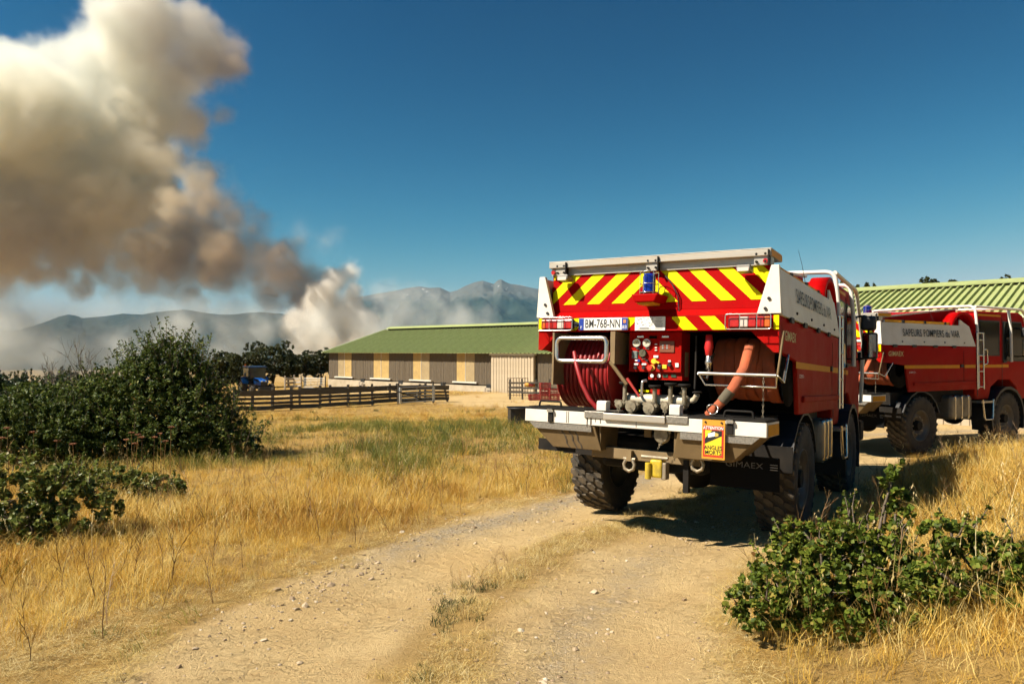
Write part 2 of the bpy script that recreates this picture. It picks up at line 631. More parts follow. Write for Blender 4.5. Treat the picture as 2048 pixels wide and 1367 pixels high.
# ------------------------------------------------------------------ mountains, hills, smoke, haze
def mountain(name, prof, dist, back, m, seed, foot=0.62, rough=0.10, depth_n=60):
    """a range whose skyline follows prof [(photo px, photo py)] at distance dist, sloping forward to its foot and back behind"""
    px = np.arange(prof[0][0], prof[-1][0] + 1, 2.5)
    py = np.interp(px, [p[0] for p in prof], [p[1] for p in prof])
    top = (HOR - py) / F * dist
    t = np.concatenate([np.linspace(foot, 1.0, depth_n), 1.0 + np.linspace(0, back, 16)[1:]])
    PX, T = np.meshgrid(px, t)
    D = dist * T
    X = (PX - 1024) / F * D
    TOP = np.broadcast_to(top, PX.shape)
    u = np.clip((T - foot) / (1 - foot), 0, 1)
    fall = np.where(T <= 1, u ** 1.25, 1 - ((T - 1) / back) ** 1.2)
    rid = 1 - np.abs(fbm(X / dist * 14, D / dist * 9, seed, 5)) * 2
    rid2 = 1 - np.abs(fbm(X / dist * 45, D / dist * 30, seed + 1, 4)) * 2
    env = np.clip(u * (1 - u) * 4, 0, 1)
    H = TOP * fall + TOP.mean() * rough * (rid - 0.4) * (env * 2.2) + TOP.mean() * rough * 0.35 * (rid2 - 0.3) * (0.12 + env)
    Z = CAMZ + H - 14
    Z = np.where(u <= 0, -62, Z)
    V = np.stack([X, D, Z], -1).reshape(-1, 3)
    a, b_ = PX.shape
    ii = np.arange(a * b_).reshape(a, b_)
    fc = np.stack([ii[:-1, :-1], ii[:-1, 1:], ii[1:, 1:], ii[1:, :-1]], -1).reshape(-1, 4)
    me = np_mesh(name, V, fc, True)
    o = raw_obj(name, me, m)
    tag(o, kind='structure')
    return o

def mountain_material(name, low, high, rock, snow, z_rock, z_snow):
    m = bpy.data.materials.new(name); m.use_nodes = True
    n, l = nodes_of(m)
    b = n['Principled BSDF']; b.inputs['Roughness'].default_value = 1.0; b.inputs['Specular IOR Level'].default_value = 0.0
    g = n.new('ShaderNodeNewGeometry')
    sp = n.new('ShaderNodeSeparateXYZ'); l.new(g.outputs['Position'], sp.inputs[0])
    def noise(s, d=6):
        t = n.new('ShaderNodeTexNoise'); t.inputs['Scale'].default_value = s; t.inputs['Detail'].default_value = d; t.inputs['Roughness'].default_value = 0.7
        l.new(g.outputs['Position'], t.inputs['Vector']); return t.outputs[0]
    def rm(s, a, c):
        r = n.new('ShaderNodeMapRange'); r.inputs[1].default_value = a; r.inputs[2].default_value = c
        l.new(s, r.inputs[0]); return r.outputs[0]
    def mx(f, c0, c1):
        x = n.new('ShaderNodeMix'); x.data_type = 'RGBA'
        for s_, c in ((6, c0), (7, c1)):
            if isinstance(c, tuple): x.inputs[s_].default_value = (*c, 1)
            else: l.new(c, x.inputs[s_])
        l.new(f, x.inputs[0]); return x.outputs[2]
    def ma(op, a, c):
        x = n.new('ShaderNodeMath'); x.operation = op
        for i, v in ((0, a), (1, c)):
            if isinstance(v, (int, float)): x.inputs[i].default_value = v
            else: l.new(v, x.inputs[i])
        return x.outputs[0]
    c = mx(rm(noise(0.009), 0.4, 0.6), low, high)
    zz = ma('ADD', sp.outputs[2], ma('MULTIPLY', ma('SUBTRACT', noise(0.014), 0.5), z_rock * 0.55))
    c = mx(rm(zz, z_rock * 0.9, z_rock * 1.08), c, rock)
    if z_snow:
        sm = ma('MULTIPLY', rm(noise(0.03, 3), 0.66, 0.70), rm(sp.outputs[2], z_snow, z_snow * 1.05))
        c = mx(sm, c, snow)
    l.new(c, b.inputs['Base Color'])
    return m

DM, DH = 4200.0, 3000.0
mountain('mountains', [(560, 640), (640, 610), (700, 592), (750, 583), (790, 576), (815, 571), (840, 568), (860, 571), (880, 570), (900, 579), (915, 575), (932, 566), (950, 559), (965, 556), (978, 560), (988, 563), (994, 556), (1002, 553), (1010, 558), (1020, 562), (1045, 566), (1062, 570), (1090, 576), (1140, 586), (1200, 600), (1300, 612), (1450, 625), (1600, 640), (1800, 655), (2150, 665), (2600, 672)],
         DM, 0.5, mountain_material('mountain_slopes', (0.018, 0.030, 0.026), (0.032, 0.045, 0.034), (0.10, 0.10, 0.085), (0.85, 0.85, 0.85), 285, 300), 31, rough=0.16)
mountain('hills', [(-700, 668), (-400, 664), (-150, 662), (-60, 658), (0, 655), (40, 652), (75, 642), (100, 633), (118, 626), (135, 622), (150, 624), (165, 629), (190, 627), (220, 624), (245, 620), (262, 621), (285, 622), (310, 617), (335, 615), (370, 612), (395, 616), (420, 620), (445, 622), (465, 622), (490, 619), (520, 617), (560, 620), (600, 625), (650, 632), (720, 645), (800, 660), (900, 672), (1000, 690)],
         DH, 0.5, mountain_material('hill_slopes', (0.018, 0.028, 0.024), (0.028, 0.038, 0.030), (0.04, 0.05, 0.035), None, 700, 0), 37, rough=0.12)

SD = 900.0
SS = SD / F
def smoke_volume(name, puffs, colour_fn, dens, band, amp, vox, bounds, dep=None, seed=0.0, soft=18.0):
    """a volume of smoke: puffs are (photo px, photo py, radius px, depth px) in pixel units at distance SD"""
    ng = bpy.data.node_groups.new(name + '_field', 'GeometryNodeTree')
    ng.interface.new_socket(name='Geometry', in_out='OUTPUT', socket_type='NodeSocketGeometry')
    n, l = ng.nodes, ng.links
    go = n.new('NodeGroupOutput')
    pos = n.new('GeometryNodeInputPosition')
    def ma(op, a, b=None, c=None):
        x = n.new('ShaderNodeMath'); x.operation = op
        for i, v in enumerate((a, b, c)):
            if v is None: continue
            if isinstance(v, (int, float)): x.inputs[i].default_value = v
            else: l.new(v, x.inputs[i])
        return x.outputs[0]
    # warp the space a little so that the puffs are not round
    nw = n.new('ShaderNodeTexNoise'); nw.inputs['Scale'].default_value = 1 / 95.0; nw.inputs['Detail'].default_value = 4.0
    off0 = n.new('ShaderNodeVectorMath'); off0.operation = 'ADD'; off0.inputs[1].default_value = (seed, seed * 2, 0)
    l.new(pos.outputs[0], off0.inputs[0]); l.new(off0.outputs[0], nw.inputs['Vector'])
    wv = n.new('ShaderNodeVectorMath'); wv.operation = 'MULTIPLY_ADD'
    sub = n.new('ShaderNodeVectorMath'); sub.operation = 'SUBTRACT'; sub.inputs[1].default_value = (0.5, 0.5, 0.5)
    l.new(nw.outputs['Color'], sub.inputs[0])
    wv.inputs[1].default_value = (amp * 1.5,) * 3
    l.new(sub.outputs[0], wv.inputs[0]); l.new(pos.outputs[0], wv.inputs[2])
    cur = None
    for (x, y, r, dp) in puffs:
        d = n.new('ShaderNodeVectorMath'); d.operation = 'DISTANCE'
        d.inputs[1].default_value = (x - 1024, dp, HOR - y)
        l.new(wv.outputs[0], d.inputs[0])
        s = ma('SUBTRACT', r, d.outputs['Value'])
        cur = s if cur is None else ma('SMOOTH_MAX', cur, s, soft)
    for sc, am in ((58.0, amp), (27.0, amp * 0.6), (12.0, amp * 0.36)):
        v = n.new('ShaderNodeTexVoronoi'); v.feature = 'F1'; v.inputs['Scale'].default_value = 1 / sc
        l.new(wv.outputs[0], v.inputs['Vector'])
        cur = ma('ADD', cur, ma('MULTIPLY', ma('SUBTRACT', 0.48, v.outputs['Distance']), am))
    nf = n.new('ShaderNodeTexNoise'); nf.inputs['Scale'].default_value = 1 / 45.0; nf.inputs['Detail'].default_value = 5.0; nf.inputs['Roughness'].default_value = 0.6
    l.new(off0.outputs[0], nf.inputs['Vector'])
    cur = ma('ADD', cur, ma('MULTIPLY', ma('SUBTRACT', nf.outputs[0], 0.5), amp * 2.2))
    mr = n.new('ShaderNodeMapRange'); mr.interpolation_type = 'SMOOTHSTEP'
    mr.inputs[1].default_value = 0.0; mr.inputs[2].default_value = band
    l.new(cur, mr.inputs[0])
    # thin wisps inside
    nz = n.new('ShaderNodeTexNoise'); nz.inputs['Scale'].default_value = 1 / 120.0; nz.inputs['Detail'].default_value = 3.0
    l.new(off0.outputs[0], nz.inputs['Vector'])
    wr = n.new('ShaderNodeMapRange'); wr.inputs[1].default_value = 0.35; wr.inputs[2].default_value = 0.65; wr.inputs[3].default_value = 0.35
    l.new(nz.outputs[0], wr.inputs[0])
    dn = ma('MULTIPLY', ma('POWER', mr.outputs[0], 1.5), wr.outputs[0])
    x0, x1, y0, y1, d0, d1 = bounds
    vc = n.new('GeometryNodeVolumeCube')
    l.new(dn, vc.inputs['Density'])
    vc.inputs['Min'].default_value = (x0 - 1024, d0, HOR - y1)
    vc.inputs['Max'].default_value = (x1 - 1024, d1, HOR - y0)
    vc.inputs['Resolution X'].default_value = int((x1 - x0) / vox)
    vc.inputs['Resolution Y'].default_value = int((d1 - d0) / vox)
    vc.inputs['Resolution Z'].default_value = int((y1 - y0) / vox)
    m = bpy.data.materials.new(name); m.use_nodes = True
    mn, mlk = nodes_of(m)
    mn.remove(mn['Principled BSDF'])
    pv = mn.new('ShaderNodeVolumePrincipled')
    pv.inputs['Density'].default_value = dens
    pv.inputs['Density Attribute'].default_value = 'density'
    pv.inputs['Anisotropy'].default_value = 0.0
    colour_fn(mn, mlk, pv)
    mlk.new(pv.outputs[0], mn['Material Output'].inputs['Volume'])
    sm = n.new('GeometryNodeSetMaterial'); sm.inputs['Material'].default_value = m
    l.new(vc.outputs[0], sm.inputs[0]); l.new(sm.outputs[0], go.inputs[0])
    me = bpy.data.meshes.new(name)
    o = raw_obj(name, me, m, loc=(0, SD, CAMZ))
    o.scale = (SS, SS, SS)
    md = o.modifiers.new('field', 'NODES'); md.node_group = ng
    tag(o, kind='stuff')
    return o

def flat_colour(c):
    def fn(n, l, pv):
        pv.inputs['Color'].default_value = (*c, 1)
    return fn

def plume_colour(n, l, pv):
    """dark brown fresh smoke near the fire, tan in the middle, paler as it rises and drifts off"""
    g = n.new('ShaderNodeNewGeometry')
    sp = n.new('ShaderNodeSeparateXYZ'); l.new(g.outputs['Position'], sp.inputs[0])
    t = n.new('ShaderNodeTexNoise'); t.inputs['Scale'].default_value = 0.012; t.inputs['Detail'].default_value = 4
    l.new(g.outputs['Position'], t.inputs['Vector'])
    def ma(op, a, b, c=None):
        x = n.new('ShaderNodeMath'); x.operation = op
        for i, v in enumerate((a, b, c)):
            if v is None: continue
            if isinstance(v, (int, float)): x.inputs[i].default_value = v
            else: l.new(v, x.inputs[i])
        return x.outputs[0]
    nz = ma('MULTIPLY', ma('SUBTRACT', t.outputs[0], 0.5), 150)
    r = n.new('ShaderNodeMapRange'); r.inputs[1].default_value = 60; r.inputs[2].default_value = 370
    l.new(ma('ADD', nz, sp.outputs[2]), r.inputs[0])
    cr = n.new('ShaderNodeValToRGB')
    cr.color_ramp.elements[0].position = 0.0; cr.color_ramp.elements[0].color = (0.74, 0.62, 0.45, 1)
    cr.color_ramp.elements[1].position = 1.0; cr.color_ramp.elements[1].color = (0.93, 0.93, 0.87, 1)
    e = cr.color_ramp.elements.new(0.5); e.color = (0.95, 0.89, 0.71, 1)
    l.new(r.outputs[0], cr.inputs[0])
    rx = n.new('ShaderNodeMapRange'); rx.inputs[1].default_value = -480; rx.inputs[2].default_value = -290; rx.inputs[4].default_value = 0.9
    l.new(ma('ADD', ma('MULTIPLY', nz, 1.2), sp.outputs[0]), rx.inputs[0])
    mx = n.new('ShaderNodeMix'); mx.data_type = 'RGBA'
    l.new(rx.outputs[0], mx.inputs[0]); l.new(cr.outputs[0], mx.inputs[6]); mx.inputs[7].default_value = (0.44, 0.30, 0.18, 1)
    l.new(mx.outputs[2], pv.inputs['Color'])

PLUME = [(560,545,56),(510,535,58),(465,505,66),(600,588,44),(410,545,56),(640,590,26),(360,420,48),(280,380,60),(430,400,42),(470,440,38),(380,465,62),(300,545,52),(225,560,36),(450,545,52),(340,320,45),(150,560,34),(390,590,30),(20,540,40),(90,540,40),(80,140,95),(190,95,95),(300,75,95),(385,70,75),(430,110,55),(470,125,32),(55,250,135),(180,215,115),(285,170,95),(350,140,60),(-90,170,140),
         (60,380,145),(170,335,125),(270,300,75),(340,240,60),(395,240,40),(430,235,22),(95,455,95),(0,450,110),(230,395,75),(-110,350,170),(-130,470,120),(-220,250,150),
         (405,360,45),(445,350,24),(300,430,55),(395,420,55),(250,490,62),(195,530,48),(320,500,85),(420,500,75),(490,425,32),(500,480,58),(555,520,58),(595,555,46),(340,560,38),(440,565,45),(525,585,44),(575,585,42),(618,572,36),(605,602,36),(560,605,26),(490,600,30)]
rr = random.Random(3)
plume = [(x, y, r + 17, rr.uniform(-0.55, 0.55) * r + (40 if x < 300 else 0)) for x, y, r in PLUME]
smoke_volume('smoke', plume, plume_colour, 0.036, 48, 34, 3.9, (-330, 700, -90, 690, -200, 250), seed=0.0)
WHITE = [(678,560,30),(705,548,18),(650,600,36),(716,588,20),(640,650,40),(700,640,42),(600,645,30),(740,650,30),(670,690,40),(620,690,36),(735,690,40)]
white = [(x, y, r + 11, -30 + rr.uniform(-0.4, 0.4) * r) for x, y, r in WHITE]
smoke_volume('smoke', white, flat_colour((0.995, 0.955, 0.88)), 0.075, 24, 18, 3.0, (540, 800, 500, 730, -110, 60), seed=31.0)
THIN = [(60,600,40),(160,610,34),(260,610,30),(360,625,34),(660,660,50),(820,620,44),(920,640,40),(770,605,30),(870,615,36),(985,640,26),(20,560,30),(700,620,36),(800,640,42),(850,640,40),(900,655,40),(960,650,24),(760,660,50),(820,680,50),(940,680,40),(560,660,45),(480,670,60),(400,660,62),(300,690,60),(200,700,70),(60,690,100),(-60,690,120),(150,720,80),(300,720,70),(480,720,60),(620,720,50),(120,640,40),(20,610,45),(660,495,22),(620,480,18)]
thin = [(x, y, r + 24, -60 + rr.uniform(-0.5, 0.5) * r) for x, y, r in THIN]
smoke_volume('smoke', thin, flat_colour((0.84, 0.86, 0.84)), 0.022, 75, 28, 5.0, (-190, 1040, 440, 775, -200, 90), seed=77.0, soft=30)

hz = MB().bx(-9000, 9000, -300, 6800, -75, 520)
hm = bpy.data.materials.new('haze_air'); hm.use_nodes = True
hn, hl = nodes_of(hm)
hn.remove(hn['Principled BSDF'])
hv = hn.new('ShaderNodeVolumePrincipled')
hv.inputs['Color'].default_value = (0.26, 0.62, 1.0, 1)
hv.inputs['Density'].default_value = 5.0e-5
hl.new(hv.outputs[0], hn['Material Output'].inputs['Volume'])
tag(hz.build('haze', hm), kind='stuff')

# ------------------------------------------------------------------ vegetation
def leaf_mat(name, stops, rough=0.55, transl=0.3, spec=0.3, use='inst', nscale=3.0):
    """foliage colour: a ramp driven by a random number per copy or by noise over the plant"""
    m = bpy.data.materials.new(name); m.use_nodes = True
    n, l = nodes_of(m)
    b = n['Principled BSDF']; b.inputs['Roughness'].default_value = rough; b.inputs['Specular IOR Level'].default_value = spec
    cr = n.new('ShaderNodeValToRGB')
    els = cr.color_ramp.elements
    els[0].position, els[0].color = stops[0][0], (*stops[0][1], 1)
    els[1].position, els[1].color = stops[-1][0], (*stops[-1][1], 1)
    for p, c in stops[1:-1]:
        e = els.new(p); e.color = (*c, 1)
    if use == 'inst':
        oi = n.new('ShaderNodeObjectInfo'); l.new(oi.outputs['Random'], cr.inputs[0])
    elif use == 'attr':
        a = n.new('ShaderNodeAttribute'); a.attribute_name = 'tint'; l.new(a.outputs['Fac'], cr.inputs[0])
    l.new(cr.outputs[0], b.inputs['Base Color'])
    tr = n.new('ShaderNodeBsdfTranslucent'); l.new(cr.outputs[0], tr.inputs['Color'])
    ms = n.new('ShaderNodeMixShader'); ms.inputs[0].default_value = transl
    l.new(b.outputs[0], ms.inputs[1]); l.new(tr.outputs[0], ms.inputs[2])
    l.new(ms.outputs[0], n['Material Output'].inputs['Surface'])
    return m

GOLD = leaf_mat('dry_grass_gold', [(0, (0.56, 0.33, 0.05)), (0.3, (0.68, 0.43, 0.08)), (0.65, (0.76, 0.54, 0.14)), (1, (0.83, 0.68, 0.28))], transl=0.45)
STRAW = leaf_mat('straw_litter', [(0, (0.52, 0.34, 0.09)), (0.5, (0.66, 0.50, 0.19)), (1, (0.78, 0.66, 0.36))], transl=0.4)
RUST = leaf_mat('dry_grass_rust', [(0, (0.30, 0.145, 0.025)), (0.5, (0.47, 0.26, 0.045)), (1, (0.60, 0.37, 0.08))], transl=0.35)
GREEN = leaf_mat('green_grass', [(0, (0.075, 0.105, 0.02)), (0.5, (0.16, 0.175, 0.03)), (1, (0.36, 0.31, 0.06))], transl=0.35)
DARKW = leaf_mat('dark_weed', [(0, (0.06, 0.07, 0.02)), (0.6, (0.11, 0.12, 0.03)), (1, (0.17, 0.15, 0.05))])
STALK = leaf_mat('dry_stalk', [(0, (0.10, 0.055, 0.02)), (0.6, (0.20, 0.11, 0.035)), (1, (0.34, 0.2, 0.06))], transl=0.0)

def blades(n, h, spread, lean, width, r, curl=0.5, flat=0.0, seg=3):
    """n grass blades as tapering bent strips"""
    V, Fc = [], []
    for i in range(n):
        a = r.uniform(0, 2 * math.pi); q = spread * math.sqrt(r.random())
        bx, by = q * math.cos(a), q * math.sin(a)
        d = r.uniform(0, 2 * math.pi)
        hh = h * r.uniform(0.45, 1.1); ln = lean * r.uniform(0.2, 1.4)
        wd = width * r.uniform(0.7, 1.3)
        dx, dy = math.cos(d), math.sin(d)
        sx, sy = -dy, dx
        tw = r.uniform(0, math.pi); sx, sy = math.cos(tw), math.sin(tw)
        b0 = len(V)
        for k in range(seg + 1):
            t = k / seg
            out = ln * hh * (t ** (1.0 + curl * 1.4))
            z = hh * (t - 0.35 * curl * t * t) * (1 - flat) + 0.01
            w = wd * (1 - t) ** 0.6 * 0.5
            px, py = bx + dx * out, by + dy * out
            if k < seg:
                V.append((px - sx * w, py - sy * w, z)); V.append((px + sx * w, py + sy * w, z))
            else:
                V.append((px, py, z))
        for k in range(seg - 1):
            Fc.append((b0 + 2 * k, b0 + 2 * k + 1, b0 + 2 * k + 3, b0 + 2 * k + 2))
        Fc.append((b0 + 2 * seg - 2, b0 + 2 * seg - 1, b0 + 2 * seg))
    return V, Fc

def proto(name, V, Fc, m):
    me = bpy.data.meshes.new(name); me.from_pydata(V, [], Fc); me.materials.append(m); me.update()
    return bpy.data.objects.new(name, me)

def oat_stalk(r, h, heads=9):
    V, Fc = [], []
    lean = r.uniform(0.1, 0.35); d = r.uniform(0, 6.28)
    def strip(p, q, w):
        b = len(V); s = Vector((math.cos(d + 1.57), math.sin(d + 1.57), 0)) * w
        V.extend([tuple(p - s), tuple(p + s), tuple(q + s * .6), tuple(q - s * .6)]); Fc.append((b, b + 1, b + 2, b + 3))
    prev = Vector((0, 0, 0))
    for k in range(1, 6):
        t = k / 5
        q = Vector((math.cos(d) * lean * h * t * t, math.sin(d) * lean * h * t * t, h * t * (1 - 0.12 * t)))
        strip(prev, q, 0.0016); prev = q
    for k in range(heads):
        t = 0.62 + 0.38 * k / heads
        q = Vector((math.cos(d) * lean * h * t * t, math.sin(d) * lean * h * t * t, h * t * (1 - 0.12 * t)))
        a = d + r.uniform(-1.2, 1.2)
        e = q + Vector((math.cos(a) * 0.035, math.sin(a) * 0.035, -0.004))
        strip(q, e, 0.0007)
        b = len(V); s = Vector((-math.sin(a), math.cos(a), 0)) * 0.0045; f = Vector((math.cos(a) * .3, math.sin(a) * .3, -1)).normalized() * 0.028
        V.extend([tuple(e), tuple(e + f * .45 + s), tuple(e + f), tuple(e + f * .45 - s)]); Fc.append((b, b + 1, b + 2, b + 3))
    return V, Fc

def branchy_stalk(r, h, n=7):
    V, Fc = [], []
    def strip(p, q, w0, w1):
        u = (q - p).orthogonal().normalized(); w_ = (q - p).normalized().cross(u)
        b = len(V)
        for pt, w in ((p, w0), (q, w1)):
            for k in range(3):
                a = 2.094 * k; V.append(tuple(pt + (u * math.cos(a) + w_ * math.sin(a)) * w))
        for k in range(3):
            Fc.append((b + k, b + (k + 1) % 3, b + 3 + (k + 1) % 3, b + 3 + k))
    p = Vector((0, 0, 0)); dirv = Vector((r.uniform(-.3, .3), r.uniform(-.3, .3), 1)).normalized()
    for k in range(6):
        q = p + dirv * h / 6
        strip(p, q, 0.004 * (1 - k / 8), 0.004 * (1 - (k + 1) / 8))
        if k > 0:
            for _ in range(2):
                a = r.uniform(0, 6.28)
                bd = (dirv + Vector((math.cos(a), math.sin(a), 0.3)) * 0.6).normalized()
                e = p + bd * h * r.uniform(.12, .3)
                strip(p, e, 0.002, 0.001)
        dirv = (dirv + Vector((r.uniform(-.15, .15), r.uniform(-.15, .15), 0))).normalized()
        p = q
    return V, Fc

rv = random.Random(11)
PROTO = {}
PROTO['gold'] = [proto('grass_tuft', *blades(18, rv.uniform(.17, .32), 0.14, rv.uniform(.5, 1.1), 0.006, rv, rv.uniform(.3, 1.0)), GOLD) for _ in range(7)]
PROTO['tall'] = [proto('grass_tuft', *blades(11, rv.uniform(.32, .46), 0.13, rv.uniform(.3, .7), 0.005, rv, 0.8), GOLD) for _ in range(4)]
PROTO['rust'] = [proto('grass_tuft', *blades(18, rv.uniform(.14, .27), 0.14, rv.uniform(.5, 1.1), 0.006, rv, .7), RUST) for _ in range(4)]
PROTO['green'] = [proto('grass_tuft', *blades(18, rv.uniform(.14, .34), 0.14, rv.uniform(.4, 1.0), 0.007, rv), GREEN) for _ in range(5)]
PROTO['litter'] = [proto('straw_tuft', *blades(20, 0.16, 0.14, 1.5, 0.0038, rv, 0.9, 0.72), STRAW) for _ in range(4)]
PROTO['stub'] = [proto('straw_tuft', *blades(16, 0.09, 0.07, 0.8, 0.0035, rv, 0.6, 0.3), STRAW) for _ in range(3)]
PROTO['oat'] = [proto('oat_stalk', *oat_stalk(rv, rv.uniform(.5, .68)), STRAW) for _ in range(5)]
PROTO['stalk'] = [proto('dry_stalk', *branchy_stalk(rv, rv.uniform(.38, .62)), STALK) for _ in range(5)]
PROTO['weed'] = [proto('weed_tuft', *blades(30, 0.16, 0.16, 0.9, 0.012, rv, 0.6), DARKW) for _ in range(3)]

def scatter(name, protos, pts, scale, tilt=0.15, yaw=None, seed=1, nsc=None):
    """stuff nobody could count: copies of protos on points"""
    r = np.random.default_rng(seed)
    N = len(pts)
    me = bpy.data.meshes.new(name)
    me.vertices.add(N)
    me.vertices.foreach_set('co', np.ascontiguousarray(pts, dtype=np.float32).ravel())
    rot = np.stack([r.normal(0, tilt, N), r.normal(0, tilt, N), r.uniform(0, 2 * np.pi, N) if yaw is None else yaw], -1)
    a = me.attributes.new('rot', 'FLOAT_VECTOR', 'POINT'); a.data.foreach_set('vector', rot.astype(np.float32).ravel())
    sc = np.asarray(scale, dtype=np.float32) * np.ones(N, dtype=np.float32)
    scv = np.stack([sc, sc, sc * (1 if nsc is None else nsc)], -1)
    a = me.attributes.new('scl', 'FLOAT_VECTOR', 'POINT'); a.data.foreach_set('vector', scv.astype(np.float32).ravel())
    a = me.attributes.new('pick', 'INT', 'POINT'); a.data.foreach_set('value', r.integers(0, len(protos), N).astype(np.int32))
    cl = bpy.data.collections.new(name + '_kinds')
    for p in protos:
        cl.objects.link(p)
    ng = bpy.data.node_groups.new(name + '_scatter', 'GeometryNodeTree')
    ng.interface.new_socket(name='Geometry', in_out='INPUT', socket_type='NodeSocketGeometry')
    ng.interface.new_socket(name='Geometry', in_out='OUTPUT', socket_type='NodeSocketGeometry')
    n, l = ng.nodes, ng.links
    gi, go = n.new('NodeGroupInput'), n.new('NodeGroupOutput')
    ci = n.new('GeometryNodeCollectionInfo'); ci.inputs['Collection'].default_value = cl
    ci.inputs['Separate Children'].default_value = True; ci.inputs['Reset Children'].default_value = True
    ip = n.new('GeometryNodeInstanceOnPoints'); ip.inputs['Pick Instance'].default_value = True
    def at(nm, ty):
        x = n.new('GeometryNodeInputNamedAttribute'); x.data_type = ty; x.inputs[0].default_value = nm
        return next(o for o in x.outputs if o.enabled)
    er = n.new('FunctionNodeEulerToRotation')
    l.new(at('rot', 'FLOAT_VECTOR'), er.inputs[0])
    l.new(gi.outputs[0], ip.inputs['Points']); l.new(ci.outputs[0], ip.inputs['Instance'])
    l.new(er.outputs[0], ip.inputs['Rotation']); l.new(at('scl', 'FLOAT_VECTOR'), ip.inputs['Scale']); l.new(at('pick', 'INT'), ip.inputs['Instance Index'])
    l.new(ip.outputs[0], go.inputs[0])
    o = raw_obj(name, me)
    md = o.modifiers.new('scatter', 'NODES'); md.node_group = ng
    tag(o, kind='stuff')
    return o

def field_points(n, y0, y1, side=None, seed=0, margin=0.8, power=1.0):
    """random points on the ground inside the view wedge (and a little beyond), between depths y0 and y1"""
    r = np.random.default_rng(seed)
    y = y0 + (y1 - y0) * r.random(n) ** power
    # uniform per area: wedge width grows with y
    keep = r.random(n) < (y * 0.80 + 1.0) / (y1 * 0.80 + 1.0)
    y = y[keep]
    x = r.uniform(-1, 1, len(y)) * (y * 0.80 + 1.0)
    return x, y

def ground_pts(x, y):
    off, al = track_coords(x, y)
    return np.stack([x, y, ground_z(x, y, off)], -1), off

TRUCK_YAW = R(32.6)
TF = np.array([math.sin(TRUCK_YAW), math.cos(TRUCK_YAW)])
BARN_BOX = []   # (origin, dir, length, width) kept clear of grass
def clear_of_buildings(x, y):
    ok = np.ones(len(x), bool)
    # barn 1 front line runs through these two points; nothing grows behind it
    a = np.array([-18.05, 70.0]); d = np.array([0.750, -0.661])
    nrm = np.array([0.661, 0.750])
    s = (x - a[0]) * nrm[0] + (y - a[1]) * nrm[1]
    t = (x - a[0]) * d[0] + (y - a[1]) * d[1]
    ok &= ~((s > -0.2) & (t > -0.5))
    return ok

def zone(x, y, off):
    n1 = fbm(x / 2.2, y / 2.2, 51, 4); n2 = fbm(x / 0.9, y / 0.9, 52, 3)
    trk = smooth(1.45, 1.75, np.abs(off) + 0.22 * n2)          # 0 on the track
    trk = np.where(off > 50, 1.0, trk)
    yard = yard_mask(x, y)
    g = smooth(10.5, 13.5, y + 1.5 * n2) * smooth(29, 23, y) * smooth(3.0, -0.5, x + 1.2 * n1) * (0.28 + 0.72 * smooth(-0.2, 0.15, n1 + 0.6 * n2))
    g = np.maximum(g, smooth(0.3, 0.6, n1) * 0.5 * smooth(9, 12, y) * smooth(40, 33, y) * (x < 4))
    return trk, yard, g, n1, n2

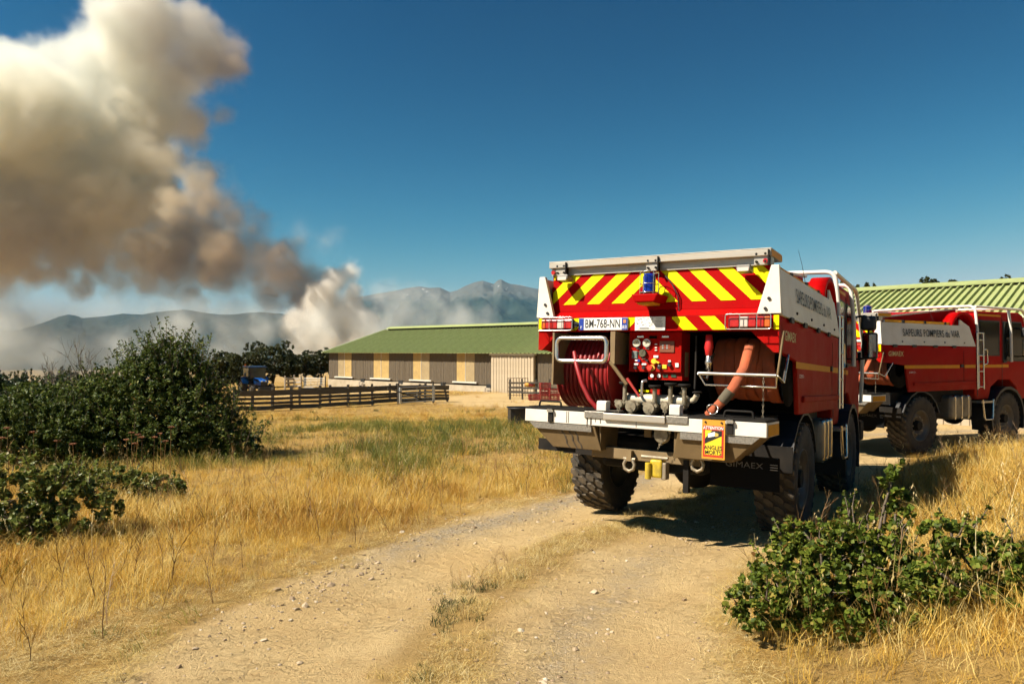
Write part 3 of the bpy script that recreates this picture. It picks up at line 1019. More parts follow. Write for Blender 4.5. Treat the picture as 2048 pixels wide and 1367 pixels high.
def grow():
    P_ = {k: [] for k in PROTO}; S_ = {k: [] for k in PROTO}
    bands = [(2.3, 7.0, 30000, 1.0), (7.0, 13.0, 36000, 1.1), (13.0, 30.0, 46000, 1.5), (30.0, 85.0, 30000, 2.6)]
    for bi, (y0, y1, n, s0) in enumerate(bands):
        x, y = field_points(n, y0, y1, seed=100 + bi)
        ok = clear_of_buildings(x, y)
        x, y = x[ok], y[ok]
        if bi == 3:
            ok = (x < 16); x, y = x[ok], y[ok]
        p, off = ground_pts(x, y)
        trk, yard, g, n1, n2 = zone(x, y, off)
        r = np.random.default_rng(200 + bi)
        u = r.random(len(x)); v = r.random(len(x))
        alive = (u < trk * (1 - 0.97 * yard) * (0.45 + 0.75 * smooth(-0.35, 0.25, n2 + 0.3 * n1)))
        edge = smooth(2.6, 1.5, np.abs(off))               # short trampled grass along the track
        near_left = smooth(5.6, 4.0, y) * (off < 0)        # flattened straw in the near corner
        lit = np.clip(edge + near_left * 0.85, 0, 1)
        if bi >= 2: lit = lit * 0.3
        kind = np.where(v < lit, 'litter', np.where(r.random(len(x)) < g * 0.9, 'green', np.where(n2 + 0.5 * n1 + r.normal(0, .22, len(x)) > 0.22, 'rust', 'gold')))
        kind = np.where((kind == 'gold') & (r.random(len(x)) < 0.22), 'tall', kind)
        kind = np.where((kind == 'gold') & (r.random(len(x)) < 0.22 * (y < 14)), 'litter', kind)
        kind = np.where((r.random(len(x)) < 0.05) & (n1 > 0.05) & (y < 12), 'green', kind)
        sc = s0 * 0.80 * r.uniform(0.45, 1.3, len(x)) * (0.5 + 0.7 * smooth(-0.45, 0.45, n1 + 0.35 * n2)) * (1 - 0.35 * edge)
        if bi == 3: sc = sc * 0.55
        if bi == 2: sc = sc * 0.72
        thin = np.where((kind == 'litter') | (bi >= 1), True, r.random(len(x)) < 0.85)
        for k in ('gold', 'tall', 'rust', 'green', 'litter'):
            q = alive & (kind == k) & thin
            P_[k].append(p[q]); S_[k].append(sc[q])
    # crown of the track: thin straw, and its ragged edges
    r = np.random.default_rng(301)
    al = r.uniform(50, 210, 3200)
    idx = np.clip(al.astype(int), 0, len(CD) - 2)
    o_ = r.normal(0, 0.17, len(al)) + 0.10 * np.sin(al / 7.0)
    x = CD[idx, 0] + CT[idx, 1] * o_; y = CD[idx, 1] - CT[idx, 0] * o_
    x += r.normal(0, .05, len(x)); y += r.normal(0, .05, len(x))
    pt, off = ground_pts(x, y)
    nn = fbm(x / 0.7, y / 0.7, 61, 3) + 0.12 + 0.5 * smooth(6.2, 7.6, y)
    q = (nn > 0.0) & (y > 2.5)
    h = r.random(len(x))
    P_['litter'].append(pt[q & (h < .7)]); S_['litter'].append(np.full((q & (h < .7)).sum(), 0.62) * r.uniform(.6, 1.2, (q & (h < .7)).sum()))
    P_['stub'].append(pt[q & (h >= .7)]); S_['stub'].append(np.full((q & (h >= .7)).sum(), 1.0))
    x, y = field_points(26000, 2.3, 9.5, seed=302)
    pt, off = ground_pts(x, y)
    q = (np.abs(np.abs(off) - 1.68) < 0.2) & (fbm(x / .5, y / .5, 63, 3) > -0.1)
    P_['litter'].append(pt[q]); S_['litter'].append(r.uniform(.5, 1.0, q.sum()))
    # creeping dark weeds on the crown of the track
    wx, wy = [], []
    for px, d, k in ((950, 5.35, 16), (905, 4.95, 14), (930, 4.6, 12), (985, 5.6, 8), (850, 3.75, 5), (1010, 5.9, 6)):
        for _ in range(k):
            wx.append((px - 1024) / F * d + r.normal(0, .09)); wy.append(d + r.normal(0, .1))
    wx, wy = np.array(wx), np.array(wy)
    pt, off = ground_pts(wx, wy)
    h = r.random(len(wx)) < .55
    P_['stalk'].append(pt[h]); S_['stalk'].append(r.uniform(.22, .42, h.sum()))
    P_['weed'].append(pt[~h]); S_['weed'].append(r.uniform(.22, .45, (~h).sum()))
    # oats and dark dry stalks standing out of the grass
    x, y = field_points(4200, 4.0, 16.0, seed=303)
    pt, off = ground_pts(x, y)
    q = (np.abs(off) > 2.0) & (r.random(len(x)) < 0.62)
    P_['oat'].append(pt[q]); S_['oat'].append(r.uniform(.6, 1.0, q.sum()))
    x, y = field_points(1500, 3.6, 15.0, seed=304)
    pt, off = ground_pts(x, y)
    q = (np.abs(off) > 1.75) & (off < 50)
    P_['stalk'].append(pt[q]); S_['stalk'].append(r.uniform(.5, 1.05, q.sum()))
    # stalks and oats in and in front of the broad-leaved bush
    bx_ = r.uniform(1.5, 3.3, 150); by_ = r.uniform(3.55, 4.9, 150)
    pt, off = ground_pts(bx_, by_)
    P_['oat'].append(pt[:90]); S_['oat'].append(r.uniform(.7, 1.15, 90))
    P_['stalk'].append(pt[135:]); S_['stalk'].append(r.uniform(.6, 1.1, 15))
    P_['tall'].append(pt); S_['tall'].append(r.uniform(.6, 1.0, 150))
    # dark green weeds in the green part of the field and by the fence
    x, y = field_points(4000, 11.0, 36.0, seed=305)
    pt, off = ground_pts(x, y)
    trk, yard, g, n1, n2 = zone(x, y, off)
    q = (trk > .9) & (yard < .2) & ((r.random(len(x)) < 0.28 * g) | (r.random(len(x)) < 0.012)) & (x < 5)
    P_['weed'].append(pt[q]); S_['weed'].append(r.uniform(.8, 1.7, q.sum()))
    names = {'gold': 'dry_grass', 'tall': 'tall_dry_grass', 'rust': 'brown_grass', 'green': 'green_grass', 'litter': 'straw', 'stub': 'grass_stubble', 'oat': 'wild_oats', 'stalk': 'dry_weeds', 'weed': 'green_weeds'}
    for i, k in enumerate(P_):
        if P_[k]:
            scatter(names[k], PROTO[k], np.concatenate(P_[k]), np.concatenate(S_[k]), tilt=0.2 if k not in ('litter',) else 0.1, seed=400 + i)
grow()

# gravel and loose stones on the track
def stone_proto(r, name='pebble'):
    bm = bmesh.new(); bmesh.ops.create_icosphere(bm, subdivisions=1, radius=1.0)
    for v in bm.verts:
        v.co *= r.uniform(0.65, 1.25); v.co.z *= 0.6
    me = bpy.data.meshes.new(name); bm.to_mesh(me); bm.free()
    return me
PEB = leaf_mat('pebble', [(0, (0.20, 0.14, 0.08)), (0.5, (0.40, 0.30, 0.19)), (0.9, (0.46, 0.37, 0.25)), (1, (0.58, 0.50, 0.38))], rough=0.9, transl=0.0, spec=0.2)
pebs = []
for k in range(6):
    me_ = stone_proto(rv); me_.materials.append(PEB); pebs.append(bpy.data.objects.new('pebble', me_))
x, y = field_points(120000, 2.4, 11.0, seed=306)
pt, off = ground_pts(x, y)
r_ = np.random.default_rng(9)
w_ = 0.30 * np.exp(-((off + 1.38) / 0.26) ** 2) * smooth(3.0, 6.5, y) + 0.11 * np.exp(-((off - 0.72) / 0.25) ** 2) + 0.03 * (np.abs(off) < 1.7)
w_ = w_ * (0.4 + 1.2 * smooth(-.3, .3, fbm(x / .6, y / .6, 71, 3)))
q = r_.random(len(x)) < w_
sz = np.exp(r_.normal(math.log(0.0085), 0.55, q.sum()))
scatter('gravel', pebs, pt[q] + np.array([0, 0, 0.001]), np.clip(sz, 0.003, 0.032), tilt=0.3, seed=501)

# ---- leafy plants: leaves are small bent faces spread through lobes, with twigs
def leaf_cloud(r, centres, normals, size, aspect=1.8, fold=0.25, droop=0.0):
    """one folded 4-triangle leaf at each centre; returns verts, faces, tint"""
    n = len(centres)
    a = r.normal(size=(n, 3)); a /= np.linalg.norm(a, axis=1)[:, None]
    nr = normals + 0.9 * r.normal(size=(n, 3)); nr /= np.linalg.norm(nr, axis=1)[:, None]
    u = np.cross(nr, a); u /= np.linalg.norm(u, axis=1)[:, None] + 1e-9
    v = np.cross(nr, u)
    s = (size * r.uniform(0.45, 1.5, n))[:, None]
    tip = centres + u * s * 0.5 * aspect - np.array([0, 0, droop]) * s
    base = centres - u * s * 0.5 * aspect
    lft = centres + v * s * 0.5 + nr * s * fold * .5 - u * s * .12
    rgt = centres - v * s * 0.5 + nr * s * fold * .5 - u * s * .12
    V = np.stack([base, rgt, tip, lft], 1).reshape(-1, 3)
    b = np.arange(n)[:, None] * 4
    Fc = np.concatenate([b + np.array([0, 1, 2]), b + np.array([0, 2, 3])], 0)
    t = np.repeat(r.random(n), 4)
    return V, Fc, t

def sample_lobes(r, lobes, n, shell=0.45):
    vol = np.array([(l[3] * l[4] * l[5]) ** 0.70 for l in lobes]); vol /= vol.sum()
    k = r.choice(len(lobes), n, p=vol)
    d = r.normal(size=(n, 3)); d /= np.linalg.norm(d, axis=1)[:, None]
    q = (1 - shell * r.random(n) ** 1.6)
    L = np.array(lobes)
    c = L[k, :3] + d * q[:, None] * L[k, 3:6]
    return c, d

def foliage_obj(name, V, Fc, t, m, parent):
    me = np_mesh(name, V, Fc)
    a = me.attributes.new('tint', 'FLOAT', 'POINT'); a.data.foreach_set('value', t.astype(np.float32))
    return raw_obj(name, me, m, parent)

def limb(mb, p, q, r0, r1, r, bend=0.12, n=6, k=5):
    p, q = Vector(p), Vector(q)
    pts, rad = [], []
    o = Vector((r.uniform(-1, 1), r.uniform(-1, 1), r.uniform(-.3, .3))) * (q - p).length * bend
    for i in range(k + 1):
        t = i / k
        pts.append(p.lerp(q, t) + o * math.sin(math.pi * t)); rad.append(r0 + (r1 - r0) * t)
    mb.tube(pts, rad, n)
    return pts

BARK = mat('bark', (0.10, 0.075, 0.05), 0.9, col2=(0.17, 0.13, 0.09), scale=12, bump=0.4)
DEADWOOD = mat('dead_wood', (0.13, 0.10, 0.075), 0.9, col2=(0.22, 0.18, 0.13), scale=9, bump=0.3)
BUSHLEAF = leaf_mat('bush_leaf', [(0, (0.030, 0.050, 0.009)), (0.5, (0.065, 0.098, 0.016)), (0.85, (0.13, 0.165, 0.028)), (1, (0.22, 0.23, 0.05))], use='attr', rough=0.5, transl=0.28, spec=0.18)
BUSHLEAF2 = leaf_mat('bush_leaf_dark', [(0, (0.016, 0.030, 0.009)), (0.6, (0.030, 0.050, 0.012)), (1, (0.07, 0.09, 0.02))], use='attr', rough=0.45, transl=0.15)
TREELEAF = leaf_mat('tree_leaf', [(0, (0.022, 0.030, 0.009)), (0.5, (0.045, 0.055, 0.014)), (1, (0.10, 0.10, 0.03))], use='attr', rough=0.5, transl=0.2)
VINE = leaf_mat('vine_leaf', [(0, (0.04, 0.065, 0.008)), (0.45, (0.095, 0.135, 0.015)), (0.8, (0.19, 0.23, 0.03)), (0.92, (0.30, 0.25, 0.05)), (1, (0.26, 0.13, 0.04))], use='attr', rough=0.5, transl=0.35, spec=0.18)
BRAMBLE = leaf_mat('bramble_leaf', [(0, (0.08, 0.11, 0.016)), (0.5, (0.15, 0.18, 0.03)), (0.85, (0.27, 0.27, 0.07)), (1, (0.20, 0.11, 0.03))], use='attr', rough=0.45, transl=0.3)

def bush(name, label, cat, base, lobes, n, size, m, seed, group=None, shoots=0, shoot_len=0.5, stems=7, shell=0.5, aspect=1.8, stem_m=None, leafpart='foliage'):
    """base: world point; lobes relative to it (x, y, z, rx, ry, rz)"""
    r = np.random.default_rng(seed); rr_ = random.Random(seed)
    root = empty(name, base)
    tag(root, label, cat, group)
    c, d = sample_lobes(r, lobes, n, shell)
    keep = c[:, 2] > 0.02
    c, d = c[keep], d[keep]
    # clumps: pull leaves towards random tufts so that gaps open between them
    ncl = max(20, n // 55)
    ci = r.integers(0, len(c), ncl)
    cc = c[ci]
    c = clump(c, cc, 0.5)
    # upright shoots that break the outline
    ex_c, ex_d = [], []
    mbs = MB()
    for k in range(shoots):
        l = lobes[rr_.randrange(len(lobes))]
        a = rr_.uniform(0, 6.28); e = rr_.uniform(0.35, 1.0)
        dv = Vector((math.cos(a) * (1 - e * e) ** .5, math.sin(a) * (1 - e * e) ** .5, e))
        p = Vector((l[0] + dv.x * l[3] * .82, l[1] + dv.y * l[4] * .82, l[2] + dv.z * l[5] * .82))
        up = (dv * 0.75 + Vector((0, 0, 0.7)) + Vector((rr_.uniform(-.25, .25), rr_.uniform(-.25, .25), 0))).normalized()
        ln = shoot_len * rr_.uniform(.4, 1.1)
        q = p + up * ln
        mbs.tube([p, p.lerp(q, .5) + Vector((rr_.uniform(-.03, .03), rr_.uniform(-.03, .03), 0)), q], [0.006, 0.004, 0.002], 4)
        m_ = int(26 * ln / max(shoot_len, .01)) + 6
        for i in range(m_):
            t = rr_.random()
            w = 0.05 * (1.15 - t) * shoot_len / 0.5
            ex_c.append(p.lerp(q, t) + Vector((rr_.gauss(0, w), rr_.gauss(0, w), rr_.gauss(0, w))))
            ex_d.append(up)
    if ex_c:
        c = np.concatenate([c, np.array([tuple(v) for v in ex_c])]); d = np.concatenate([d, np.array([tuple(v) for v in ex_d])])
    nrm = d * 0.6 + np.array([0, 0, 0.55])
    V, Fc, t = leaf_cloud(r, c, nrm, size, aspect)
    foliage_obj(leafpart, V, Fc, t, m, root)
    for k in range(stems):
        l = lobes[k % len(lobes)]
        mb = MB()
        top = Vector((l[0] + rr_.uniform(-.5, .5) * l[3], l[1] + rr_.uniform(-.5, .5) * l[4], l[2] + 0.5 * l[5]))
        pts = limb(mb, (rr_.uniform(-.15, .15), rr_.uniform(-.15, .15), -0.06), top, 0.028 * max(.4, l[5]), 0.008, rr_)
        for j in (2, 3, 4):
            e = pts[j] + Vector((rr_.uniform(-1, 1) * l[3], rr_.uniform(-1, 1) * l[4], rr_.uniform(.1, .7) * l[5])) * 0.6
            limb(mb, pts[j], e, 0.010 * max(.4, l[5]), 0.003, rr_, n=4, k=3)
        mb.build('branch', stem_m or BARK, root)
    if shoots:
        mbs.build('twigs', stem_m or BARK, root)['kind'] = 'stuff'
    return root

def at_ground(px, d):
    x = (px - 1024) / F * d
    return (x, d, gz(x, d))

k_ = 13.6 / F
b0 = at_ground(345, 13.6)
bush('bush', 'big dense dark green bush in front of the blue tractor', 'bush', b0,
     [(-.25, 0, 1.15, 1.05, 1.0, .95), (-.05, 0, 1.72, .55, .6, .62), (-.5, .1, 1.5, .55, .6, .6), (.3, 0, 1.45, .5, .6, .6), (-1.0, -.1, .95, .8, .8, .85), (.55, -.1, .85, .65, .8, .75), (1.0, -.2, .5, .55, .6, .5), (1.4, -.3, .25, .4, .5, .33), (0.35, -.4, .5, .9, .7, .55), (-.6, -.6, .5, 1.0, .6, .55), (-1.55, -.2, .55, .7, .7, .6)],
     110000, 0.025, BUSHLEAF, 601, shoots=420, shoot_len=0.55, stems=8, aspect=2.3)
b1 = at_ground(70, 13.0)
bush('bush', 'low dark bush below the bare dead branches, at the picture edge', 'bush', b1,
     [(0, 0, .75, 1.1, .9, .75), (.75, -.1, .55, .8, .8, .6), (-.9, 0, .6, .9, .8, .62), (-1.7, 0, .5, .9, .8, .6), (.5, .5, .95, .8, .6, .55)],
     70000, 0.025, BUSHLEAF, 602, shoots=170, shoot_len=0.38, stems=6, aspect=2.3)

# brambles in the near grass
b2 = at_ground(70, 6.9)
bush('bramble', 'bramble clump with pale green leaves in dry grass at the picture edge', 'bramble', b2,
     [(-.3, 0, .42, .65, .5, .46), (.30, .1, .30, .5, .4, .36), (-.95, .1, .5, .6, .5, .5), (.0, -.25, .2, .5, .3, .26), (.1, .2, .5, .35, .3, .28)], 13000, 0.034, BRAMBLE, 603, shoots=26, shoot_len=0.25, stems=6, aspect=1.35)
b3 = at_ground(235, 9.4)
bush('bramble', 'low bramble clump just in front of the big dark bush', 'bramble', b3,
     [(0, 0, .2, .6, .4, .24), (.5, .05, .14, .45, .3, .19), (-.6, .1, .18, .5, .35, .22)], 9000, 0.034, BRAMBLE, 604, shoots=20, shoot_len=0.22, stems=5, aspect=1.35)

# the vine-leaved bush in front of the first fire engine
b4 = at_ground(1665, 4.35)
bush('bush', 'broad-leaved green bush beside the track in front of the nearer fire truck', 'bush', b4,
     [(0, 0, .33, .44, .36, .28), (-.32, -.08, .20, .32, .30, .22), (.30, .05, .31, .28, .30, .24), (.05, -.22, .2, .5, .3, .22), (-.10, .1, .45, .24, .22, .15), (.16, .12, .45, .2, .2, .15), (-.50, -.1, .13, .2, .2, .15), (.5, -.1, .16, .25, .22, .18)],
     21000, 0.0265, VINE, 605, shoots=46, shoot_len=0.2, stems=9, shell=0.6, aspect=1.15)
b5 = at_ground(1790, 4.75)
bush('vine', 'single tall leafy vine shoot rising behind the broad-leaved bush', 'vine', b5,
     [(0, 0, .35, .10, .10, .25), (.01, 0, .58, .08, .08, .15), (-.03, .0, .72, .06, .06, .08)], 700, 0.036, VINE, 606, shoots=4, shoot_len=0.12, stems=3, shell=0.9, aspect=1.15)
b6 = at_ground(1975, 4.0)
bush('bush', 'small broad-leaved bush in the dry grass of the bank', 'bush', b6,
     [(0, 0, .2, .36, .28, .2), (-.2, .05, .34, .16, .15, .14), (.3, 0, .18, .3, .24, .19), (-.32, -.05, .13, .22, .2, .14), (.15, -.25, .12, .3, .2, .14)], 8500, 0.0265, VINE, 607, shoots=10, shoot_len=0.18, stems=5, shell=0.7, aspect=1.15)

for px, d, hh, lb, sd_ in ((25, 23.0, 1.55, 'dark bush rising behind the low bush beside the picture edge', 611), (125, 25.0, 1.75, 'dark bush behind the bare dead trees', 612), (-45, 21.0, 1.7, 'dark bush cut by the left picture edge', 613)):
    bush('bush', lb, 'bush', at_ground(px, d), [(0, 0, hh * .5, 1.3, 1.0, hh * .5), (-1.1, 0, hh * .4, 1.0, .9, hh * .4), (1.1, .1, hh * .42, 1.0, .9, hh * .42), (.3, 0, hh * .72, .7, .7, hh * .3)], 24000, 0.045, BUSHLEAF2, sd_, shoots=70, shoot_len=.4, stems=5, aspect=2.0)

# bare dead branches standing over the low bush
def dead_branch(base, h, seed, label):
    r = random.Random(seed)
    root = empty('dead_tree', base)
    tag(root, label, 'dead tree', 'bare dead trees over the low bush')
    def grow_(mb, p, d, ln, rad, depth):
        q = p + d * ln
        mb.tube([p, p.lerp(q, .5) + Vector((r.uniform(-1, 1), r.uniform(-1, 1), r.uniform(-1, 1))) * ln * .07, q], [rad, rad * .8, rad * .6], 5)
        if depth == 0: return
        for _ in range(2 + (r.random() < .6)):
            nd = (d + Vector((r.uniform(-.75, .75), r.uniform(-.75, .75), r.uniform(-.25, .5)))).normalized()
            grow_(mb, q if r.random() < .6 else p.lerp(q, .6), nd, ln * r.uniform(.55, .8), rad * .6, depth - 1)
    mt = MB(); mt.tube([Vector((0, 0, -.1)), Vector((0.02, 0, h * .25)), Vector((.05, 0, h * .45))], [0.035, .03, .025], 7)
    mt.build('trunk', DEADWOOD, root)
    for k in range(3):
        mb = MB()
        d = Vector((r.uniform(-.7, .7), r.uniform(-.4, .4), 1)).normalized()
        grow_(mb, Vector((.03, 0, h * (.25 + .09 * k))), d, h * .26, 0.018, 4)
        mb.build('branch', DEADWOOD, root)
    return root
dead_branch(at_ground(140, 14.0), 2.25, 21, 'bare grey dead tree forking upright beside the big bush')
dead_branch(at_ground(95, 14.2), 1.9, 22, 'lower bare dead tree with spreading twigs over the low bush')

# dried umbel heads along the foot of the bushes
UMB = mat('dried_umbel', (0.20, 0.075, 0.03), 0.9, col2=(0.30, 0.13, 0.05), scale=30)
ORD = ['first', 'second', 'third', 'fourth', 'fifth', 'sixth', 'seventh', 'eighth', 'ninth', 'tenth', 'eleventh', 'twelfth', 'thirteenth', 'fourteenth']
def umbel(px, py, d, seed, k):
    r = random.Random(seed)
    x, y, z = at_ground(px, d)
    top = CAMZ + (HOR - py) / F * d - z
    root = empty('dried_flower', (x, y, z))
    tag(root, 'rust-brown dried flower head before the dark bushes, %s from the left picture edge' % ORD[k], 'dried flower', 'dried umbel flowers before the bushes')
    lx = r.uniform(-.08, .08)
    MB().tube([(lx, 0, -.03), (lx * .5, 0, top * .5), (0, 0, top)], [.005, .004, .003], 5).build('stem', STALK, root)
    mb = MB()
    for k in range(26):
        a, q = r.uniform(0, 6.28), 0.042 * math.sqrt(r.random())
        p = Vector((q * math.cos(a), q * math.sin(a), top + .03 - q * .25))
        mb.tube([(0, 0, top), p], [.0015, .0012], 3)
        mb.box(p, (.012, .012, .010), (r.random(), r.random(), r.random()))
    mb.build('flower_head', UMB, root)
for i, (px, py, d) in enumerate(sorted([(16, 858, 9.6), (68, 866, 9.6), (4, 878, 9.2), (115, 884, 9.4), (147, 890, 9.2), (264, 867, 10.6), (277, 871, 10.5), (285, 876, 10.4), (254, 881, 10.4), (271, 889, 10.2), (310, 876, 10.6), (322, 869, 10.8), (343, 856, 11.0), (332, 884, 10.4)])):
    umbel(px, py, d, 700 + i, i)

# ---- trees behind the tractor and behind the second barn
def tree(px, py_top, d, width, label, seed, group, n=15000, leaf=0.14, m=None, zbase=None):
    r = np.random.default_rng(seed); rr_ = random.Random(seed)
    x = (px - 1024) / F * d
    z = gz(x, d) if zbase is None else zbase
    H = CAMZ + (HOR - py_top) / F * d - z
    root = empty('tree', (x, d, z)); tag(root, label, 'tree', group)
    W = width / 2
    lobes = [(0, 0, H * .58, W * .62, W * .55, H * .30)]
    for k in range(15):
        a = rr_.uniform(0, 6.28); q = rr_.uniform(.3, .95) * W
        lobes.append((q * math.cos(a), q * math.sin(a) * .8, H * rr_.uniform(.25, .86), W * rr_.uniform(.14, .34), W * rr_.uniform(.2, .35), H * rr_.uniform(.06, .16)))
    mb = MB()
    pts = limb(mb, (0, 0, -.15), (rr_.uniform(-.2, .2), 0, H * .7), H * .035, H * .012, rr_, .06, 8)
    mb.build('trunk', BARK, root)
    for lb in lobes[1:6]:
        mb = MB(); limb(mb, pts[rr_.choice((1, 2, 3))], lb[:3], H * .014, H * .004, rr_, .1, 5)
        mb.build('branch', BARK, root)
    c, dd = sample_lobes(r, lobes, n, 0.55)
    c = c[c[:, 2] > 0.05 * H]; dd = dd[:len(c)]
    ncl = max(30, n // 45)
    cc = c[r.integers(0, len(c), ncl)]
    c = clump(c, cc, 0.5)
    V, Fc, t = leaf_cloud(r, c, dd * .6 + np.array([0, 0, .5]), leaf, 1.5)
    foliage_obj('crown', V, Fc, t, m or TREELEAF, root)
    return root
TG = 'trees behind the farmyard'
tree(440, 702, 60, 4.2, 'dark tree rising just behind the big bush', 801, TG)
tree(478, 700, 82, 6.5, 'rounded dark tree directly behind the tractor cab', 802, TG)
tree(512, 694, 80, 5.5, 'dark tree behind the bonnet of the tractor', 803, TG)
tree(543, 678, 84, 7.5, 'tallest dark tree of the row behind the tractor', 804, TG, n=12000)
tree(578, 708, 84, 5.0, 'short dark tree between the tallest tree and the field gate', 805, TG)
tree(610, 697, 86, 6.0, 'tree with bare limbs behind the metal field gate', 806, TG)
tree(642, 692, 88, 6.0, 'dark tree beside the gable of the green-roofed barn', 807, TG)
tree(668, 700, 95, 6.0, 'dark tree half hidden behind the gable of the green-roofed barn', 808, TG)
tree(8, 765, 30, 2.6, 'small dark tree beyond the low bush at the picture edge', 809, TG, n=6000, leaf=.1)
tree(1880, 530, 45, 3.5, 'tree crown showing above the middle of the far barn ridge', 811, 'trees behind the second barn', n=16000, leaf=.12)
tree(2004, 520, 45, 2.2, 'small tree crown poking above the barn ridge near the picture edge', 812, 'trees behind the second barn', n=12000, leaf=.12)
tree(1707, 538, 45, 3.2, 'tree crown seen between the cab rails and the barn roof', 813, 'trees behind the second barn', n=12000, leaf=.12)

# ------------------------------------------------------------------ barns
ROOFGREEN = mat('green_roof_sheet', (0.27, 0.32, 0.115), 0.65, col2=(0.33, 0.375, 0.15), scale=1.6, spec=0.35, dirt=(0.22, 0.20, 0.10), dirt_amt=0.45, dirt_scale=2.0)
ROOFTRIM = mat('pale_roof_trim', (0.55, 0.58, 0.40), 0.5)
DARKGAP = mat('dark_gap', (0.015, 0.015, 0.013), 0.9)
PLANK = mat('weathered_planks', (0.065, 0.047, 0.028), 0.85, col2=(0.12, 0.09, 0.055), scale=7, stretch=(6, 6, 0.5), bump=0.3, dirt=(0.20, 0.16, 0.10), dirt_amt=0.35, dirt_scale=5)
CREAM = mat('cream_board', (0.47, 0.32, 0.11), 0.7, col2=(0.40, 0.265, 0.085), scale=1.5, dirt=(0.30, 0.22, 0.12), dirt_amt=0.4)
CREAM2 = mat('grey_cream_board', (0.35, 0.265, 0.135), 0.75, col2=(0.29, 0.21, 0.10), scale=1.5, dirt=(0.26, 0.2, 0.12), dirt_amt=0.4)
CONCRETE = mat('pale_plinth', (0.50, 0.42, 0.30), 0.9, col2=(0.40, 0.33, 0.23), scale=1.2, bump=0.2, dirt=(0.25, 0.20, 0.12), dirt_amt=0.55, dirt_scale=1.5)
SILL = mat('pale_sill', (0.62, 0.57, 0.48), 0.8)
BEIGE = mat('beige_cladding', (0.47, 0.38, 0.26), 0.7, col2=(0.41, 0.33, 0.22), scale=1.0, dirt=(0.35, 0.28, 0.19), dirt_amt=0.35)

def roof_panel_mesh(width, length, ribs, rib_h=0.09):
    """one ribbed sheet lying in x (width) and y (length up the slope)"""
    prof = []
    p = width / ribs
    for k in range(ribs):
        x = k * p
        prof += [(x, 0), (x + p * .62, 0), (x + p * .72, rib_h), (x + p * .90, rib_h)]
    prof.append((width, 0))
    V = [(x, 0, z) for x, z in prof] + [(x, length, z) for x, z in prof]
    n = len(prof)
    V += [(x, 0, z - .012) for x, z in prof]
    Fc = [(i, i + 1, n + i + 1, n + i) for i in range(n - 1)]
    Fc += [(2 * n + i, 2 * n + i + 1, i + 1, i) for i in range(n - 1)]
    me = bpy.data.meshes.new('roof_panel'); me.from_pydata(V, [], Fc); me.update()
    me.materials.append(ROOFGREEN)
    return me

def roof_slopes(root, L, y_eave, z_eave, y_ridge, z_ridge, panel_w=1.2, over=0.3, back=True, ribs=4):
    dy, dz = y_ridge - y_eave, z_ridge - z_eave
    ln = math.hypot(dy, dz); a = math.atan2(dz, dy)
    n = int((L + 2 * over) / panel_w)
    me = roof_panel_mesh(panel_w - 0.004, ln, ribs)
    for k in range(n):
        o = raw_obj('roof_panel', me, None, root, (-over + k * panel_w, y_eave, z_eave), (a, 0, 0))
    if back:
        for k in range(n):
            o = raw_obj('roof_panel', me, None, root, (-over + (k + 1) * panel_w, 2 * y_ridge - y_eave, z_eave), (a, 0, math.pi))
    return n * panel_w

def barn_plank_run(root, x0, x1, z0, z1, y=-0.03):
    """a bay of narrow dark vertical boards, too fine to pick apart"""
    mb = MB(); r = random.Random(int(x0 * 100))
    x = x0
    while x < x1 - 0.05:
        w = min(r.uniform(.11, .15), x1 - x)
        mb.bx(x + .006, x + w - .006, y - r.uniform(0, .02), 0.02, z0 - r.uniform(0, .03), z1)
        x += w
    o = mb.build('plank_cladding', PLANK, root); o['kind'] = 'stuff'
    return o

BD = Vector((0.750, -0.661, 0))
B0 = Vector((-17.9, 70.0, -1.72))
barn = empty('barn', B0, math.atan2(BD.y, BD.x))
tag(barn, 'long low barn with green ribbed roof and dark plank walls across the field', 'barn')
def bt(px):
    k = (px - 1024) / F
    return (B0.y * k - B0.x) / (BD.x - BD.y * k)
LB = 36.0
MB().bx(0.0, LB, -0.10, 0.0, -0.6, 0.62).build('plinth', CONCRETE, barn)
MB().bx(0.02, LB - .02, 0.02, 0.16, 0.62, 3.25).build('wall', DARKGAP, barn)
gp = [(0.16, -.6), (0.16, 3.15), (7.16, 5.40), (14.16, 3.15), (14.16, -.6)]
MB().prism(gp, 'x', 0.0, 0.15).build('gable_wall', CONCRETE, barn)
MB().prism(gp, 'x', LB - .15, LB).build('gable_wall', CONCRETE, barn)
MB().bx(0, LB, 14.16, 14.3, -.6, 3.2).build('wall', CONCRETE, barn)
dark = [(658, 677), (704, 748), (779, 827), (860, 914), (950, 988), (1073, 1140), (1185, 1260)]
cream = [(677, 704), (748, 779), (827, 860), (914, 950), (1140, 1185)]
for a_, b_ in dark:
    x0, x1 = max(.05, bt(a_)), min(LB, bt(b_))
    barn_plank_run(barn, x0, x1, 0.72, 3.25)
for i, (a_, b_) in enumerate(cream):
    x0, x1 = bt(a_), bt(b_)
    xm = (x0 + x1) / 2
    pl = MB().bx(x0 + .02, xm - .02, -0.05, 0.02, 0.92, 3.25).build('window_panel', CREAM if i != 0 else CREAM2, barn)
    pr = MB().bx(xm + .02, x1 - .02, -0.05, 0.02, 0.92, 3.25).build('window_panel', CREAM2 if i >= 2 else CREAM, barn)
    MB().bx(xm - .018, xm + .018, -0.075, 0.0, 0.92, 3.25).build('mullion', SILL, barn)
    MB().bx(x0 - .35, x1 + .35, -0.22, -0.02, 0.80, 0.91).build('window_sill', SILL, barn)
LADD = mat('grey_timber', (0.30, 0.25, 0.19), 0.85, col2=(0.4, 0.34, 0.27), scale=6)
